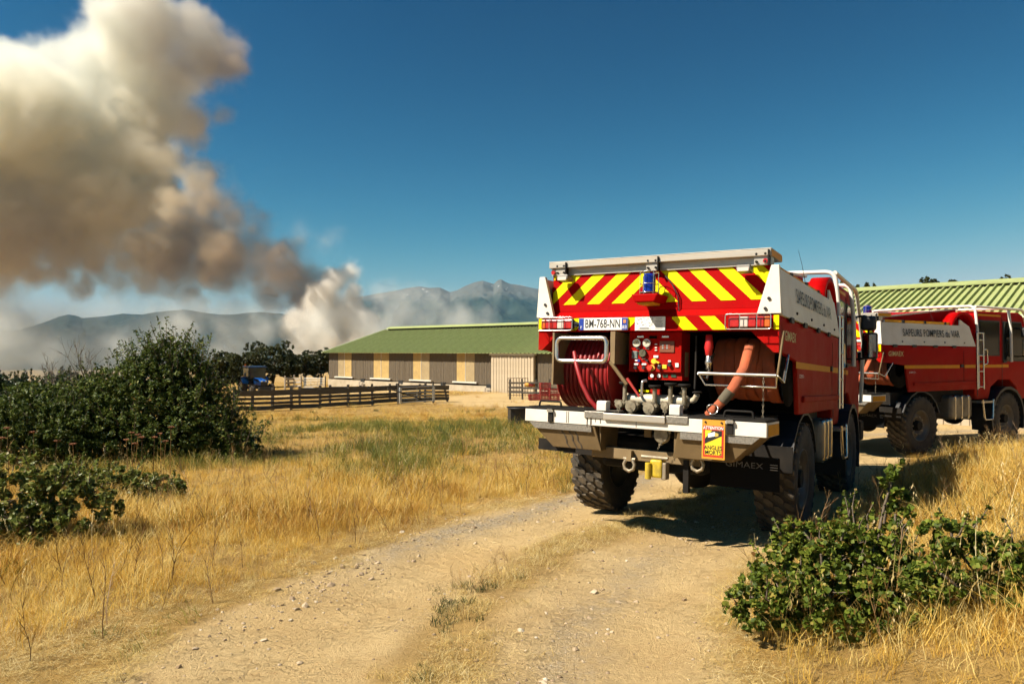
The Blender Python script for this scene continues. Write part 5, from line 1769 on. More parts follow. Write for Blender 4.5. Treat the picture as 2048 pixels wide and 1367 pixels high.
lettering('CCFM 03 1', 0.05, PAPER, T, (1.2385, .98, 1.66), RSIDE, 1.0)
MB().bx(-1.17, 1.17, .10, 3.36, 2.12, 2.55).build('tank', RED, T)
MB().bx(-1.17, 1.17, 1.04, 1.10, 1.28, 2.12).build('compartment_back', CAVB, T)
MB().bx(-1.17, 1.17, .05, 1.04, 2.07, 2.11).build('compartment_roof', CAVB, T)
up = MB().add([(-1.10, .02, 2.27), (1.10, .02, 2.27), (1.14, .06, 2.70), (-1.14, .06, 2.70), (-1.10, .14, 2.27), (1.10, .14, 2.27), (1.14, .14, 2.70), (-1.14, .14, 2.70)],
              [(0, 1, 2, 3), (7, 6, 5, 4), (4, 5, 1, 0), (1, 5, 6, 2), (3, 2, 6, 7), (0, 3, 7, 4)]).build('rear_panel', RED, T)
# ledge and lamp band below it
MB().add([(-1.235, -.06, 2.20), (1.235, -.06, 2.20), (1.12, .03, 2.275), (-1.12, .03, 2.275), (-1.235, .12, 2.20), (1.235, .12, 2.20), (1.12, .12, 2.275), (-1.12, .12, 2.275)],
         [(0, 1, 2, 3), (7, 6, 5, 4), (4, 5, 1, 0), (1, 5, 6, 2), (3, 2, 6, 7), (0, 3, 7, 4)]).build('ledge', RED, T)
band = MB().bx(-1.235, 1.235, -.06, .10, 2.058, 2.198).build('lamp_band', RED, T, bevel=.004)

# chevrons: thin reflective sheets clipped to each panel
def clip_poly(poly, axis, val, keep_less):
    out = []
    for i in range(len(poly)):
        a, b = poly[i], poly[(i + 1) % len(poly)]
        ina = (a[axis] <= val) == keep_less; inb = (b[axis] <= val) == keep_less
        if ina: out.append(a)
        if ina != inb:
            t = (val - a[axis]) / (b[axis] - a[axis])
            out.append((a[0] + (b[0] - a[0]) * t, a[1] + (b[1] - a[1]) * t))
    return out
def chevrons(x0, x1, z0, z1, w, gap, slope, parent, ymap, phase, name='yellow_stripe'):
    h = z1 - z0
    run = h * slope
    k = -12
    for k in range(-14, 15):
        xs = phase + k * (w + gap)
        poly = [(xs, z0), (xs + w, z0), (xs + w + run, z1), (xs + run, z1)]
        for ax, val, less in ((0, x0, False), (0, x1, True), (1, z0, False), (1, z1, True)):
            poly = clip_poly(poly, ax, val, less)
            if len(poly) < 3: break
        if len(poly) >= 3:
            mb = MB()
            mb.add([(p[0], ymap(p[1]) - .003, p[1]) for p in poly], [tuple(range(len(poly)))])
            o = mb.build(name, YEL, parent)
yup = lambda z: .02 + .04 * (z - 2.27) / .43
chevrons(-1.12, -.03, 2.345, 2.66, .142, .136, 1.05, up, yup, -0.985)
chevrons(-.03, 1.12, 2.345, 2.66, .142, .136, -1.05, up, yup, 0.135)
chevrons(0.25, 0.80, 2.064, 2.192, .145, .14, -1.0, band, lambda z: -.06, 0.36)
chevrons(-.86, -.1, 2.064, 2.192, .145, .14, 1.0, band, lambda z: -.06, -.93)
# aluminium top plate and roof bar
MB().bx(-1.14, 1.14, .035, .14, 2.66, 2.735).build('top_plate', ALU, T)
bar = MB().bx(-1.15, 1.15, -.02, .42, 2.735, 2.80).build('roof_bar', ALU, T, bevel=.006)
MB().bx(1.1515, 1.1545, -.01, .41, 2.74, 2.795).build('amber_edge', AMBER, bar)
MB().bx(-1.15, 1.15, -.024, .40, 2.801, 2.806).build('bar_capping', WHITE, bar)
for px in (1123, 1305, 1523):
    x, z = TL(px, 530, 0)
    hg = MB().box((x, .015, 2.72), (.13, .03, .13)).build('hinge', ALU, T, bevel=.004)
    for dx in (-.04, .04):
        for dz in (-.035, .035):
            MB().cyl((x + dx, .002, 2.72 + dz), (x + dx, -.022, 2.72 + dz), .012, n=6).build('hinge_bolt', CHBLK, hg)
    MB().box((x + .07, -.01, 2.72), (.012, .06, .14)).build('hinge_plate', CHBLK, hg)
for s in (-1, 1):
    lm = MB().box((s * 1.10, .03, 2.69), (.055, .05, .055)).build('marker_lamp', ALU, T)
    MB().cyl((s * 1.10, .01, 2.69), (s * 1.10, -.02, 2.69), .022, n=10).build('lens', LENSR, lm)
    wl_ = MB().box((s * 0.93, -.06, 2.615), (.13, .13, .055), (R(-8), 0, 0)).build('work_lamp', mat('lamp_housing', (.16, .15, .13), .45, .3), T, bevel=.012)
    MB().box((s * 0.93, -.127, 2.606), (.10, .008, .035), (R(-8), 0, 0)).build('lamp_glass', LENSW, wl_)
    # tail lamp clusters in a wire guard
    cx_ = s * .985
    tl = MB().bx(cx_ - .19, cx_ + .19, -.10, -.058, 2.075, 2.185).build('tail_lamp', INK, T, bevel=.02)
    segs = [(-.185, -.02, LENSR), (-.02, .06, LENSW), (.06, .185, LENSR)]
    o_ = cx_ + s * .15
    for a_, b_, m_, nm in ((s * .065, s * .135, LENSR, 'brake_lens'), (s * -.005, s * .065, LENSR, 'tail_lens'), (s * -.085, s * -.005, LENSW, 'reversing_lens'), (s * -.18, s * -.085, LENSR, 'fog_lens'), (s * .135, s * .188, LENSO, 'indicator_lens')):
        xa, xb = sorted((cx_ + a_, cx_ + b_))
        MB().bx(xa + .002, xb - .002, -.118, -.098, 2.083, 2.177).build(nm, m_, tl, bevel=.008)
    MB().tube(rounded_path([(cx_ - .20, -.15, 2.062), (cx_ + .20, -.15, 2.062), (cx_ + .20, -.15, 2.198), (cx_ - .20, -.15, 2.198)], .02, 3, True), .005, 6, True).build('lamp_guard', STEEL, tl)
    for dx in (-.07, .08):
        MB().tube([(cx_ + dx, -.15, 2.062), (cx_ + dx, -.15, 2.198)], .004, 5).build('guard_wire', STEEL, tl)
    for dx in (-.2, .2):
        MB().tube([(cx_ + dx, -.15, 2.07), (cx_ + dx, -.06, 2.07)], .004, 5).build('guard_stay', STEEL, tl)
    MB().bx(s * 1.19, s * 1.236, -.066, -.0605, 2.065, 2.192).build('corner_reflector', YEL, band)
    MB().prism([(s * .98, 2.058), (s * 1.235, 2.058), (s * 1.235, 1.86), (s * 1.19, 1.86)], 'y', -.05, .1).build('corner_gusset', RED, T)

# number plate
xa, za = TL(1160, 647, -.06); xb, zb = TL(1257, 647, -.06)
zc = 2.128
xm, pw = (xa + xb) / 2, xb - xa
pl = MB().bx(xa, xb, -.082, -.062, zc - .062, zc + .062).build('number_plate', PAPER, T, bevel=.003)
lettering('BM-768-NN', .122, INK, pl, (xm - .004, -.0835, zc), REAR, .62, .0015, sp=1.04)
for x0, x1 in ((xa, xa + .055), (xb - .062, xb)):
    MB().bx(x0, x1, -.0845, -.0822, zc - .06, zc + .06).build('plate_band', EUBL, pl)
lettering('F', .042, PAPER, pl, (xa + .027, -.0855, zc - .035), REAR)
lettering('83', .05, PAPER, pl, (xb - .031, -.0855, zc - .033), REAR)
MB().box((xb - .031, -.0855, zc + .025), (.032, .002, .036)).build('region_badge', mat('badge_orange', (.5, .2, .08), .5), pl)
MB().cyl((xa - .035, -.09, zc), (xa - .035, -.06, zc), .028, n=10).build('socket', INK, T)
x0, _ = TL(1271, 647, -.06); x1, _ = TL(1331, 647, -.06)
nt = MB().bx(x0, x1, -.072, -.0615, zc - .066, zc + .066).build('instruction_sheet', PAPER, T)
rn = random.Random(5)
mb = MB()
for k in range(46):
    x_, z_ = rn.uniform(x0 + .015, x0 + (x1 - x0) * .6), rn.uniform(zc - .03, zc + .055)
    mb.box((x_, -.0732, z_), (rn.uniform(.004, .02), .001, .0035))
for k in range(9):
    mb.box((x0 + (x1 - x0) * .80, -.0732, zc + .05 - k * .0125), ((x1 - x0) * .28 * rn.uniform(.5, 1), .001, .004))
    if k < 3: mb.box((x0 + (x1 - x0) * .32, -.0732, zc - .04 - k * .008), ((x1 - x0) * .5 * rn.uniform(.5, 1), .001, .0035))
mb.build('printed_diagram', mat('print_grey', (.12, .12, .12), .6), nt)['kind'] = 'stuff'

# rear beacon on its bracket
x, z = TL(1297, 575, -.16)
bk = MB().prism([(x - .14, 2.40), (x + .14, 2.40), (x + .10, 2.32), (x - .10, 2.32)], 'y', -.26, .03).build('beacon_bracket', RED, T, bevel=.012)
MB().box((x, -.14, 2.312), (.16, .18, .02)).build('bracket_light', AMBER, bk)
bc = empty('beacon', (x, -.14, 2.405)); bc.parent = T
MB().lathe([(.001, 0), (.066, 0), (.066, .02), (.062, .03), (.062, .17), (.05, .20), (.001, .205)], 'z', n=20).build('lens', BLUEL, bc)
MB().lathe([(.001, -.004), (.085, -.004), (.085, .022), (.001, .022)], 'z', n=20).build('base', INK, bc)
cg = MB()
for zz in (.015, .10, .215):
    cg.tube([(.088 * math.cos(a), .088 * math.sin(a), zz) for a in np.linspace(0, 2 * math.pi, 17)[:-1]], .0035, 5, True)
for k in range(6):
    a = math.pi * k / 3 + .3
    cg.tube([(.088 * math.cos(a), .088 * math.sin(a), 0), (.088 * math.cos(a), .088 * math.sin(a), .215)], .0035, 5)
cg.build('guard_cage', STEEL, bc)
MB().tube([(x + .10, .02, 2.60), (x + .18, -.01, 2.52), (x + .24, 0, 2.40), (x + .26, -.0, 2.20)], .006, 5).build('cable', INK, T)
# tall beacon and aerial on the spine
bc2 = empty('beacon', (-.55, 2.3, 2.74)); bc2.parent = T
MB().lathe([(.001, .12), (.085, .12), (.085, .33), (.06, .38), (.001, .385)], 'z', n=18).build('lens', BLUEL, bc2)
MB().box((0, 0, .06), (.24, .18, .1)).build('base', WHITE, bc2, bevel=.01)
MB().tube([(0, 0, -.3), (0, 0, .05)], .015, 6).build('post', INK, bc2)
cg = MB()
for zz in (.14, .36):
    cg.tube([(.11 * math.cos(a), .11 * math.sin(a), zz) for a in np.linspace(0, 2 * math.pi, 13)[:-1]], .006, 5, True)
for k in range(5):
    a = 2 * math.pi * k / 5
    cg.tube([(.11 * math.cos(a), .11 * math.sin(a), .1), (.11 * math.cos(a), .11 * math.sin(a), .36)], .006, 5)
cg.build('guard_cage', STEEL, bc2)
MB().tube([(1.08, 2.0, 2.7), (1.05, 1.9, 2.95), (1.02, 1.85, 3.1)], [.004, .0025, .0015], 5).build('aerial', INK, T)

# spine, roof lockers, hoop
MB().prism([(.45, 2.55), (.45, 2.72), (3.45, 3.00), (3.45, 2.55)], 'x', -.78, .78).build('roof_spine', RED, T, bevel=.01)
for s in (-1, 1):
    MB().box((s * .80, 1.95, 2.875), (.05, 3.05, .03), (math.atan2(.28, 3.0), 0, 0)).build('spine_edge', ALU, T)
    lk = MB().bx(s * .84, s * 1.15, .16, 2.65, 2.56, 2.68).build('roof_locker', ALU, T, bevel=.006)
    MB().bx(s * 1.151, s * 1.155, .2, .75, 2.63, 2.68).build('amber_edge', AMBER, lk)
    MB().bx(s * 1.151, s * 1.155, .85, 2.6, 2.63, 2.68).build('amber_edge', AMBER, lk)
    for y in (.8, 1.55, 2.3):
        MB().box((s * 1.16, y, 2.63), (.03, .05, .11)).build('locker_clip', CHBLK, lk)
    arc = []
    for k in range(15):
        a = R(178 - 190 * k / 14)
        arc.append((2.95 + .52 * math.cos(a), 2.46 + .46 * math.sin(a)))
    mb = MB()
    for k in range(14):
        (ya, za_), (yb, zb_) = arc[k], arc[k + 1]
        (yc, zc_), (yd, zd_) = [(2.95 + (p[0] - 2.95) * .87, 2.46 + (p[1] - 2.46) * .87) for p in (arc[k + 1], arc[k])]
        x0, x1 = sorted((s * 1.00, s * 1.20))
        mb.add([(x0, ya, za_), (x0, yb, zb_), (x0, yc, zc_), (x0, yd, zd_), (x1, ya, za_), (x1, yb, zb_), (x1, yc, zc_), (x1, yd, zd_)],
               [(0, 1, 2, 3), (7, 6, 5, 4), (4, 5, 1, 0), (6, 7, 3, 2)], True)
    mb.build('hose_hoop', RED, T)
    MB().bx(s * .95, s * 1.0, 2.6, 3.3, 2.5, 2.75).build('hoop_plate', RED, T)

# --- cab
cab_prof = [(3.50, 1.18), (3.50, 2.90), (3.62, 2.96), (5.45, 2.98), (5.62, 2.92), (6.08, 2.05), (6.22, 1.95), (6.24, 1.05), (5.40, 1.00), (5.30, 1.30), (5.02, 1.46), (4.50, 1.46), (4.18, 1.30), (4.08, 1.05), (3.60, 1.05)]
cabm = MB().prism(cab_prof, 'x', -1.14, 1.14).build('cab', RED, T, bevel=.03, seg=3)
for s in (-1, 1):
    for y0, y1, nm in ((3.66, 4.52, 'crew_window'), (4.72, 5.52, 'door_window')):
        pts = [(y0, 2.02), (y1, 2.02), (y1 - (.0 if nm == 'crew_window' else .02), 2.74), (y0 + .03, 2.74)]
        if nm == 'door_window': pts = [(y0, 1.90), (y1 + .28, 1.90), (y1 - .02, 2.74), (y0, 2.74)]
        fr = MB().prism([(p[0] + (-.03 if i in (0, 3) else .03), p[1] + (-.03 if i < 2 else .03)) for i, p in enumerate(pts)], 'x', s * 1.141, s * 1.150).build(nm, INK, cabm, bevel=.003)
        MB().prism(pts, 'x', s * 1.150, s * 1.156).build('pane', CGLASS, fr)
    for y0, y1 in ((3.60, 4.60), (4.66, 5.90)):
        dr = MB().bx(s * 1.141, s * 1.147, y0 - .008, y0 + .004, 1.12, 2.85).build('door_seam', INK, cabm)
        MB().box((s * 1.155, y0 + .1, 1.86), (.025, .13, .04)).build('door_handle', INK, cabm)
    MB().bx(s * 1.1405, s * 1.144, 3.62, 4.95, 1.735, 1.80).build('reflective_stripe', AMBER, cabm)
    MB().bx(s * 1.1405, s * 1.144, 3.62, 4.6, 2.86, 2.90).build('amber_edge', AMBER, cabm)
    # protection bars
    for y, zb_ in ((3.48, 1.30), (4.92, 1.86)):
        MB().tube(rounded_path([(s * 1.22, y, zb_), (s * 1.22, y - .03, 2.55), (s * 1.17, y - .03, 3.06), (0, y - .03, 3.08)], .12), .029, 10).build('roll_bar', WHITE, T)
    MB().tube(rounded_path([(s * 1.17, 3.46, 3.05), (s * 1.17, 5.55, 3.05), (s * 1.20, 6.22, 2.2), (s * 1.16, 6.30, 1.3)], .15), .028, 10).build('roof_rail', WHITE, T)
    MB().tube([(s * 1.20, 6.15, 2.3), (0, 6.28, 2.32)], .028, 8).build('front_bar', WHITE, T)
    # mirrors
    MB().tube(rounded_path([(s * 1.15, 5.35, 2.62), (s * 1.36, 5.28, 2.64), (s * 1.40, 5.26, 2.0), (s * 1.15, 5.4, 1.98)], .06), .016, 8).build('mirror_arm', INK, T)
    mr = MB().box((s * 1.40, 5.25, 2.18), (.21, .10, .40)).build('mirror', BLACKP, T, bevel=.035, seg=3)
    MB().box((s * 1.40, 5.196, 2.18), (.17, .006, .34)).build('mirror_glass', mat('mirror_glass', (.5, .5, .5), .04, 1.0), mr)
    m2 = MB().box((s * 1.38, 5.25, 2.52), (.21, .10, .22)).build('mirror', BLACKP, T, bevel=.04, seg=3)
    # front mudguard and step
    arc = [(FA + WB + .74 * math.cos(R(a)), WR + .72 * math.sin(R(a))) for a in range(200, -21, -20)]
    inn = [(FA + WB + .68 * math.cos(R(a)), WR + .66 * math.sin(R(a))) for a in range(-20, 201, 20)]
    mb = MB()
    for k in range(len(arc) - 1):
        q = [arc[k], arc[k + 1], inn[len(inn) - 2 - k], inn[len(inn) - 1 - k]]
        mb.prism(q, 'x', s * .82, s * 1.25)
    mb.build('front_mudguard', INK, T)
    MB().tube(rounded_path([(s * 1.24, 4.06, 1.05), (s * 1.26, 4.0, .62), (s * 1.26, 3.66, .62), (s * 1.24, 3.62, 1.05)], .06), .02, 6).build('step_frame', STEEL, T)
    MB().bx(s * 1.0, s * 1.25, 3.55, 4.05, .98, 1.02).build('cab_step', CHEQ, T)
    # fuel tank with straps
    tk = MB().bx(s * .78, s * 1.20, 2.45, 3.30, .66, 1.16).build('fuel_tank', mat('tank_steel', (.20, .175, .13), .5, .5, dirt=(.12, .09, .05), dirt_amt=.8), T, bevel=.08, seg=4)
    for y in (2.62, 2.88, 3.14):
        MB().bx(s * .775, s * 1.207, y - .03, y + .03, .655, 1.165).build('strap', STEEL, tk, bevel=.07, seg=3)
    # rear mudguard
    mb = MB()
    for k in range(7):
        a0, a1 = R(160 - 20 * k), R(140 - 20 * k)
        q = [(FA + .70 * math.cos(a0), WR + .70 * math.sin(a0)), (FA + .70 * math.cos(a1), WR + .70 * math.sin(a1)), (FA + .67 * math.cos(a1), WR + .67 * math.sin(a1)), (FA + .67 * math.cos(a0), WR + .67 * math.sin(a0))]
        mb.prism(q, 'x', s * .82, s * 1.22)
    mb.build('rear_mudguard', INK, T)
    MB().bx(s * .80, s * 1.24, .58, .60, .72, .98).build('mud_flap', CHBLK, T)
# crew ladder on the right
ld = empty('ladder', (1.245, 3.40, 1.28)); ld.parent = T
for y in (0, .26):
    MB().tube([(0, y, 0), (-.01, y, 1.2)], .018, 6).build('ladder_rail', STEEL, ld)
for z in (.05, .38, .72, 1.05, 1.2):
    MB().tube([(0, 0, z), (0, .26, z)], .014, 6).build('rung', STEEL, ld)
MB().tube(rounded_path([(.0, .26, .85), (.0, .40, .85), (.0, .42, .55), (0, .26, .52)], .05), .014, 6).build('handrail', STEEL, ld)
MB().add([(-.98, 5.64, 2.86), (.98, 5.64, 2.86), (1.0, 6.065, 2.09), (-1.0, 6.065, 2.09)], [(3, 2, 1, 0)]).build('windscreen', CGLASS, cabm, loc=(0, .02, .01))
MB().bx(-1.2, 1.2, 6.0, 6.38, .70, 1.02).build('front_bumper', CHBLK, T, bevel=.03)
for s in (-1, 1):
    MB().cyl((s * .85, 6.24, 1.25), (s * .85, 6.28, 1.25), .09, n=14).build('headlight', LAMPW, T)

# --- rear step
ZB = 1.245
bp = empty('rear_step', (0, -.28, ZB)); bp.parent = T
YB0, YB1 = -.05, .42                       # relative to the empty; deck front and back
face = MB().bx(-1.205, 1.205, YB0, YB0 + .035, -.125, 0.0).build('face_board', WHITE, bp, bevel=.004)
for s in (-1, 1):
    MB().bx(s * 1.17, s * 1.205, YB0 + .037, YB1, -.125, -.002).build('end_board', WHITE, bp)
    MB().bx(s * 1.206, s * 1.21, YB0 + .05, YB1 - .02, -.12, -.02).build('amber_edge', AMBER, bp)
    xa_, xb_ = sorted((s * .52, s * 1.20))
    lid = MB().bx(xa_, xb_, YB0 - .004, YB1, 0.003, .022).build('locker_lid', CHBLK, bp, bevel=.004)
    for k in range(9):
        MB().bx(xa_ + .02, xb_ - .02, YB0 + .03 + k * .048, YB0 + .045 + k * .048, .0225, .030).build('grip_strip', CHBLK, lid)
    hx = s * .95
    MB().tube(rounded_path([(hx - .13, .02, .02), (hx - .12, .02, .085), (hx + .12, .02, .085), (hx + .13, .02, .02)], .02, 3), .011, 6).build('lid_handle', CHBLK, lid)
    lt = MB().box((s * .90, YB0 - .010, -.05), (.055, .02, .14)).build('latch', CHBLK, bp, bevel=.006)
    MB().box((s * .90, YB0 - .026, -.005), (.06, .02, .03)).build('latch_catch', STEEL, lt)
    MB().bx(*sorted((s * .31, s * .52)), YB0 - .012, YB1, -.055, .012).build('chequer_tread', CHEQ, bp, bevel=.004)
    # tapered locker under the step
    zt, zl = -.126, -.37
    o0, o1 = s * 1.15, s * .90
    i0 = s * .42
    V = [(o0, YB0 + .01, zt), (i0, YB0 + .01, zt), (s * .36, YB0 + .06, zl), (o1, YB0 + .06, zl), (o0, YB1 + .05, zt), (i0, YB1 + .05, zt), (s * .36, YB1 + .05, zl), (o1, YB1 + .05, zl)]
    Fs = [(0, 1, 2, 3), (7, 6, 5, 4), (4, 5, 1, 0), (1, 5, 6, 2), (3, 2, 6, 7), (0, 3, 7, 4)]
    if s > 0: Fs = [tuple(reversed(f)) for f in Fs]
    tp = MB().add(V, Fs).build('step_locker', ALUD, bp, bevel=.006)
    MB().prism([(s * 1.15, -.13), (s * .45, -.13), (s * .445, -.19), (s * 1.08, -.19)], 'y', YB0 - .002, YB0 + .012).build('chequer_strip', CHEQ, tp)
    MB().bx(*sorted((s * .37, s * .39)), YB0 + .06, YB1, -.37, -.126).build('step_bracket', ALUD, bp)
    wb_ = MB().prism([(.0, 0.02), (.0, .10), (.02, .115), (.10, .115), (.10, .02)], 'x', s * .37 - .05, s * .37 + .05).build('chock_block', WHITE, bp, bevel=.004)
MB().bx(-.31, .31, YB0 - .03, YB0 - .002, -.06, .006).build('centre_channel', ALU, bp, bevel=.005)
MB().bx(-.50, .50, YB0 + .04, YB1, -.10, -.06).build('deck', CHBLK, bp)

# grime runs down the left half of the white step board
mb = MB(); rn = random.Random(8)
for k in range(7):
    x_ = -.49 + rn.uniform(-.04, .14); h_ = rn.uniform(.03, .1)
    mb.box((x_, YB0 - .0016, -.055 - h_ / 2), (rn.uniform(.004, .009), .001, h_))
for x_ in (-.72, -.70, .02): mb.box((x_, YB0 - .0016, -.06), (.006, .001, .11))
mb.build('grime_streaks', mat('grime', (.06, .045, .03), .9), bp)['kind'] = 'stuff'
mb = MB()
for k, x_ in enumerate((-.80, -.72, -.66)):
    p0 = [(x_ + .01 * math.sin(q * 2.3 + k) + .09 * q / 6, YB0 + .008 + .05 * q / 6 - .003, -.13 - .235 * q / 6) for q in range(7)]
    for q in range(6):
        a, b = Vector(p0[q]), Vector(p0[q + 1])
        mb.quad(a - Vector((.007, 0, 0)), a + Vector((.007, 0, 0)), b + Vector((.007, 0, 0)), b - Vector((.007, 0, 0)))
mb.build('grime_streaks', MATS['grime'], bp)['kind'] = 'stuff'

# warning sign hung on the step
xs0, zs1 = TL(1404, 842, -.36); xs1, _ = TL(1450, 842, -.36)
sw, shh = xs1 - xs0, .335
sg = empty('warning_sign', ((xs0 + xs1) / 2, -.356, ZB - .335)); sg.parent = T
MB().box((0, 0, .165), (sw, .008, .345)).build('plate', ORNG, sg)
def sheet(name, x0, x1, z0, z1, y, m):
    return MB().bx(x0, x1, y - .0012, y, z0, z1).build(name, m, sg)
hw = sw / 2
sheet('red_border', -hw * .88, hw * .88, .012, .285, -.0046, SRED)
sheet('yellow_field', -hw * .72, hw * .72, .03, .245, -.0062, SYEL)
MB().add([(-hw * .72, -.0092, .17), (-hw * .1, -.0092, .245), (hw * .72, -.0092, .245), (hw * .72, -.0092, .20), (-hw * .72, -.0092, .125)], [(0, 4, 3, 2, 1)]).build('black_wedge', INK, sg)
MB().add([(-hw * .45, -.0112, .18), (hw * .15, -.0112, .195), (hw * .15, -.0112, .235), (-hw * .45, -.0112, .215)], [(0, 1, 2, 3)]).build('lorry_symbol', PAPER, sg)
MB().add([(hw * .17, -.0112, .190), (hw * .45, -.0112, .197), (hw * .45, -.0112, .220), (hw * .17, -.0112, .228)], [(0, 1, 2, 3)]).build('lorry_cab', mat('pale_amber', (.6, .4, .1), .5), sg)
lettering('ATTENTION', .037, PAPER, sg, (0, -.0092, .265), REAR, .86, .001)
lettering('ANGLES', .050, INK, sg, (0, -.0102, .092), REAR, .88, .0004)
lettering('MORTS', .050, INK, sg, (0, -.0102, .050), REAR, .88, .0004)
for dx in (-hw * .7, hw * .7):
    MB().cyl((dx, -.012, .315), (dx, 0, .315), .009, n=8).build('rivet', INK, sg)

# chassis end beam, tow gear
MB().bx(-.52, .58, -.16, -.08, .80, .91).build('end_beam', BEAMC, T, bevel=.008)
for px in (1258, 1394):
    x, z = TL(px, 925, -.2)
    sk = MB().tube([(x - .028, -.2, z + .04), (x - .055, -.2, z - .01), (x - .045, -.2, z - .055), (x, -.2, z - .078), (x + .045, -.2, z - .055), (x + .055, -.2, z - .01), (x + .028, -.2, z + .04)], .017, 8).build('shackle', SHACK, T)
    MB().cyl((x - .06, -.2, z + .04), (x + .06, -.2, z + .04), .016, n=8).build('shackle_pin', SHACK, sk)
    MB().box((x, -.17, z + .07), (.05, .10, .10)).build('tow_eye', BEAMC, sk)
x, z = TL(1310, 935, -.22)
ht = MB().box((x + .02, -.2, z), (.12, .13, .17)).build('tow_hitch', HYEL, T, bevel=.02)
MB().cyl((x - .05, -.27, z + .05), (x - .05, -.27, z - .10), .03, n=10).build('hitch_pin', HYEL, ht)
MB().tube([(x - .13, -.24, z + .10), (x + .13, -.24, z + .10)], .018, 8).build('hitch_bar', SHACK, ht)
MB().box((x + .09, -.2, z - .02), (.05, .10, .16)).build('hitch_jaw', SHACK, ht, bevel=.01)
MB().bx(x - .25, x + .25, -.08, .3, .72, .84).build('hitch_beam', CHBLK, T)
MB().box((x + .28, -.15, .70), (.05, .06, .3)).build('stop_post', CHBLK, T)
# lower suction outlet with cap and chain
x, z = TL(1318, 870, -.3)
def capped_outlet(x, z, y0, y1, r, nm='hose_outlet'):
    o = MB().lathe([(r * .75, y1), (r * .75, y0 + .07), (r, y0 + .065), (r * 1.08, y0 + .05), (r * 1.08, y0 + .03), (r * .95, y0 + .02), (r * .9, y0), (.001, y0 - .002)], 'y', (x, 0, z), 22, False).build(nm, CASTB, T)
    for k in range(3):
        a = k * 2.09 + .4
        MB().box((x + r * 1.05 * math.cos(a), y0 + .04, z + r * 1.05 * math.sin(a)), (.03, .045, .03), (0, -a, 0)).build('cap_lug', CASTB, o)
    ch = MB()
    pts = [(x + .02 * math.sin(k * .9), y0 - .01, z - r * .2 - k * .022) for k in range(7)]
    for k in range(6):
        p = Vector(pts[k])
        ch.tube([p + Vector((0, .004 * math.sin(a), .012 * math.cos(a))) if k % 2 else p + Vector((.006 * math.sin(a), 0, .012 * math.cos(a))) for a in np.linspace(0, 2 * math.pi, 7)[:-1]], .0025, 4, True)
    ch.build('cap_chain', SHACK, o)
    return o
capped_outlet(x, z, -.26, .2, .075)
MB().box((x - .18, -.12, z + .02), (.07, .03, .12)).build('valve_plate', ALUD, T)
# --- manifold
zm = TL(1310, 800, -.05)[1]
x0m, _ = TL(1245, 800, .0); x1m, _ = TL(1372, 800, .0)
MB().cyl((x0m, .05, zm), (x1m, .05, zm), .055, n=16).build('manifold_pipe', PIPEC, T)
for px, py, r, hw_ in ((1238, 808, .042, True), (1262, 812, .06, False), (1298, 816, .062, True), (1330, 812, .042, True), (1358, 815, .03, True)):
    x, z = TL(px, py, -.14)
    o = capped_outlet(x, z, -.16, .04, r)
    if hw_:
        st = MB().cyl((x + .01, -.03, z + .02), (x + .01, -.03, z + .20), .022, n=10).build('valve_stem', CASTB, T)
        w = MB().lathe([(.001, .19), (.03, .188), (.05, .196), (.062, .21), (.058, .224), (.03, .214), (.001, .22)], 'z', (x + .01, -.03, z), 16).build('handwheel', CHBLK, st)
x, z = TL(1376, 800, .0)
MB().tube(rounded_path([(x - .02, .05, z), (x + .06, .0, z), (x + .10, -.04, z + .06)], .04), .028, 8).build('elbow_pipe', PIPEC, T)
MB().lathe([(.001, 0), (.04, .0), (.05, .012), (.03, .02), (.001, .02)], 'z', (x + .10, -.04, z + .07), 12).build('handwheel', CHBLK, T)
a_, b_ = TL(1254, 756, -.1), TL(1278, 793, -.1)
MB().tube([(a_[0], -.1, a_[1]), (b_[0], -.09, b_[1])], [.016, .012], 8).build('red_lever', mat('red_lever_grip', (.42, .04, .03), .5), T)
a_, b_ = TL(1283, 762, .0), TL(1281, 792, .0)
MB().tube(rounded_path([(b_[0], .02, b_[1]), (a_[0], .02, a_[1]), (a_[0] + .03, .05, a_[1] + .01)], .03), .015, 8).build('vent_pipe', STEEL, T)
x, z = TL(1311, 786, .1)
MB().box((x, .1, z), (.10, .05, .08)).build('pump_plate', RED, T)
MB().box((x - .1, .05, z + .02), (.1, .02, .02)).build('yellow_lever', YEL, T)
x, z = TL(1365, 786, .05)
MB().lathe([(.001, -.03), (.03, 0), (.001, .03)], 'z', (x, .03, z), 10).build('ball_valve', CASTB, T)
MB().tube([(x, .03, z + .03), (x, .03, z + .07), (x - .12, .02, z + .075)], .008, 6).build('valve_lever', SHACK, T)
x0, z0 = TL(1310, 845, .1)
MB().bx(-.25, .36, .10, .14, 1.13, 1.30).build('pump_cover', CHBLK, T)

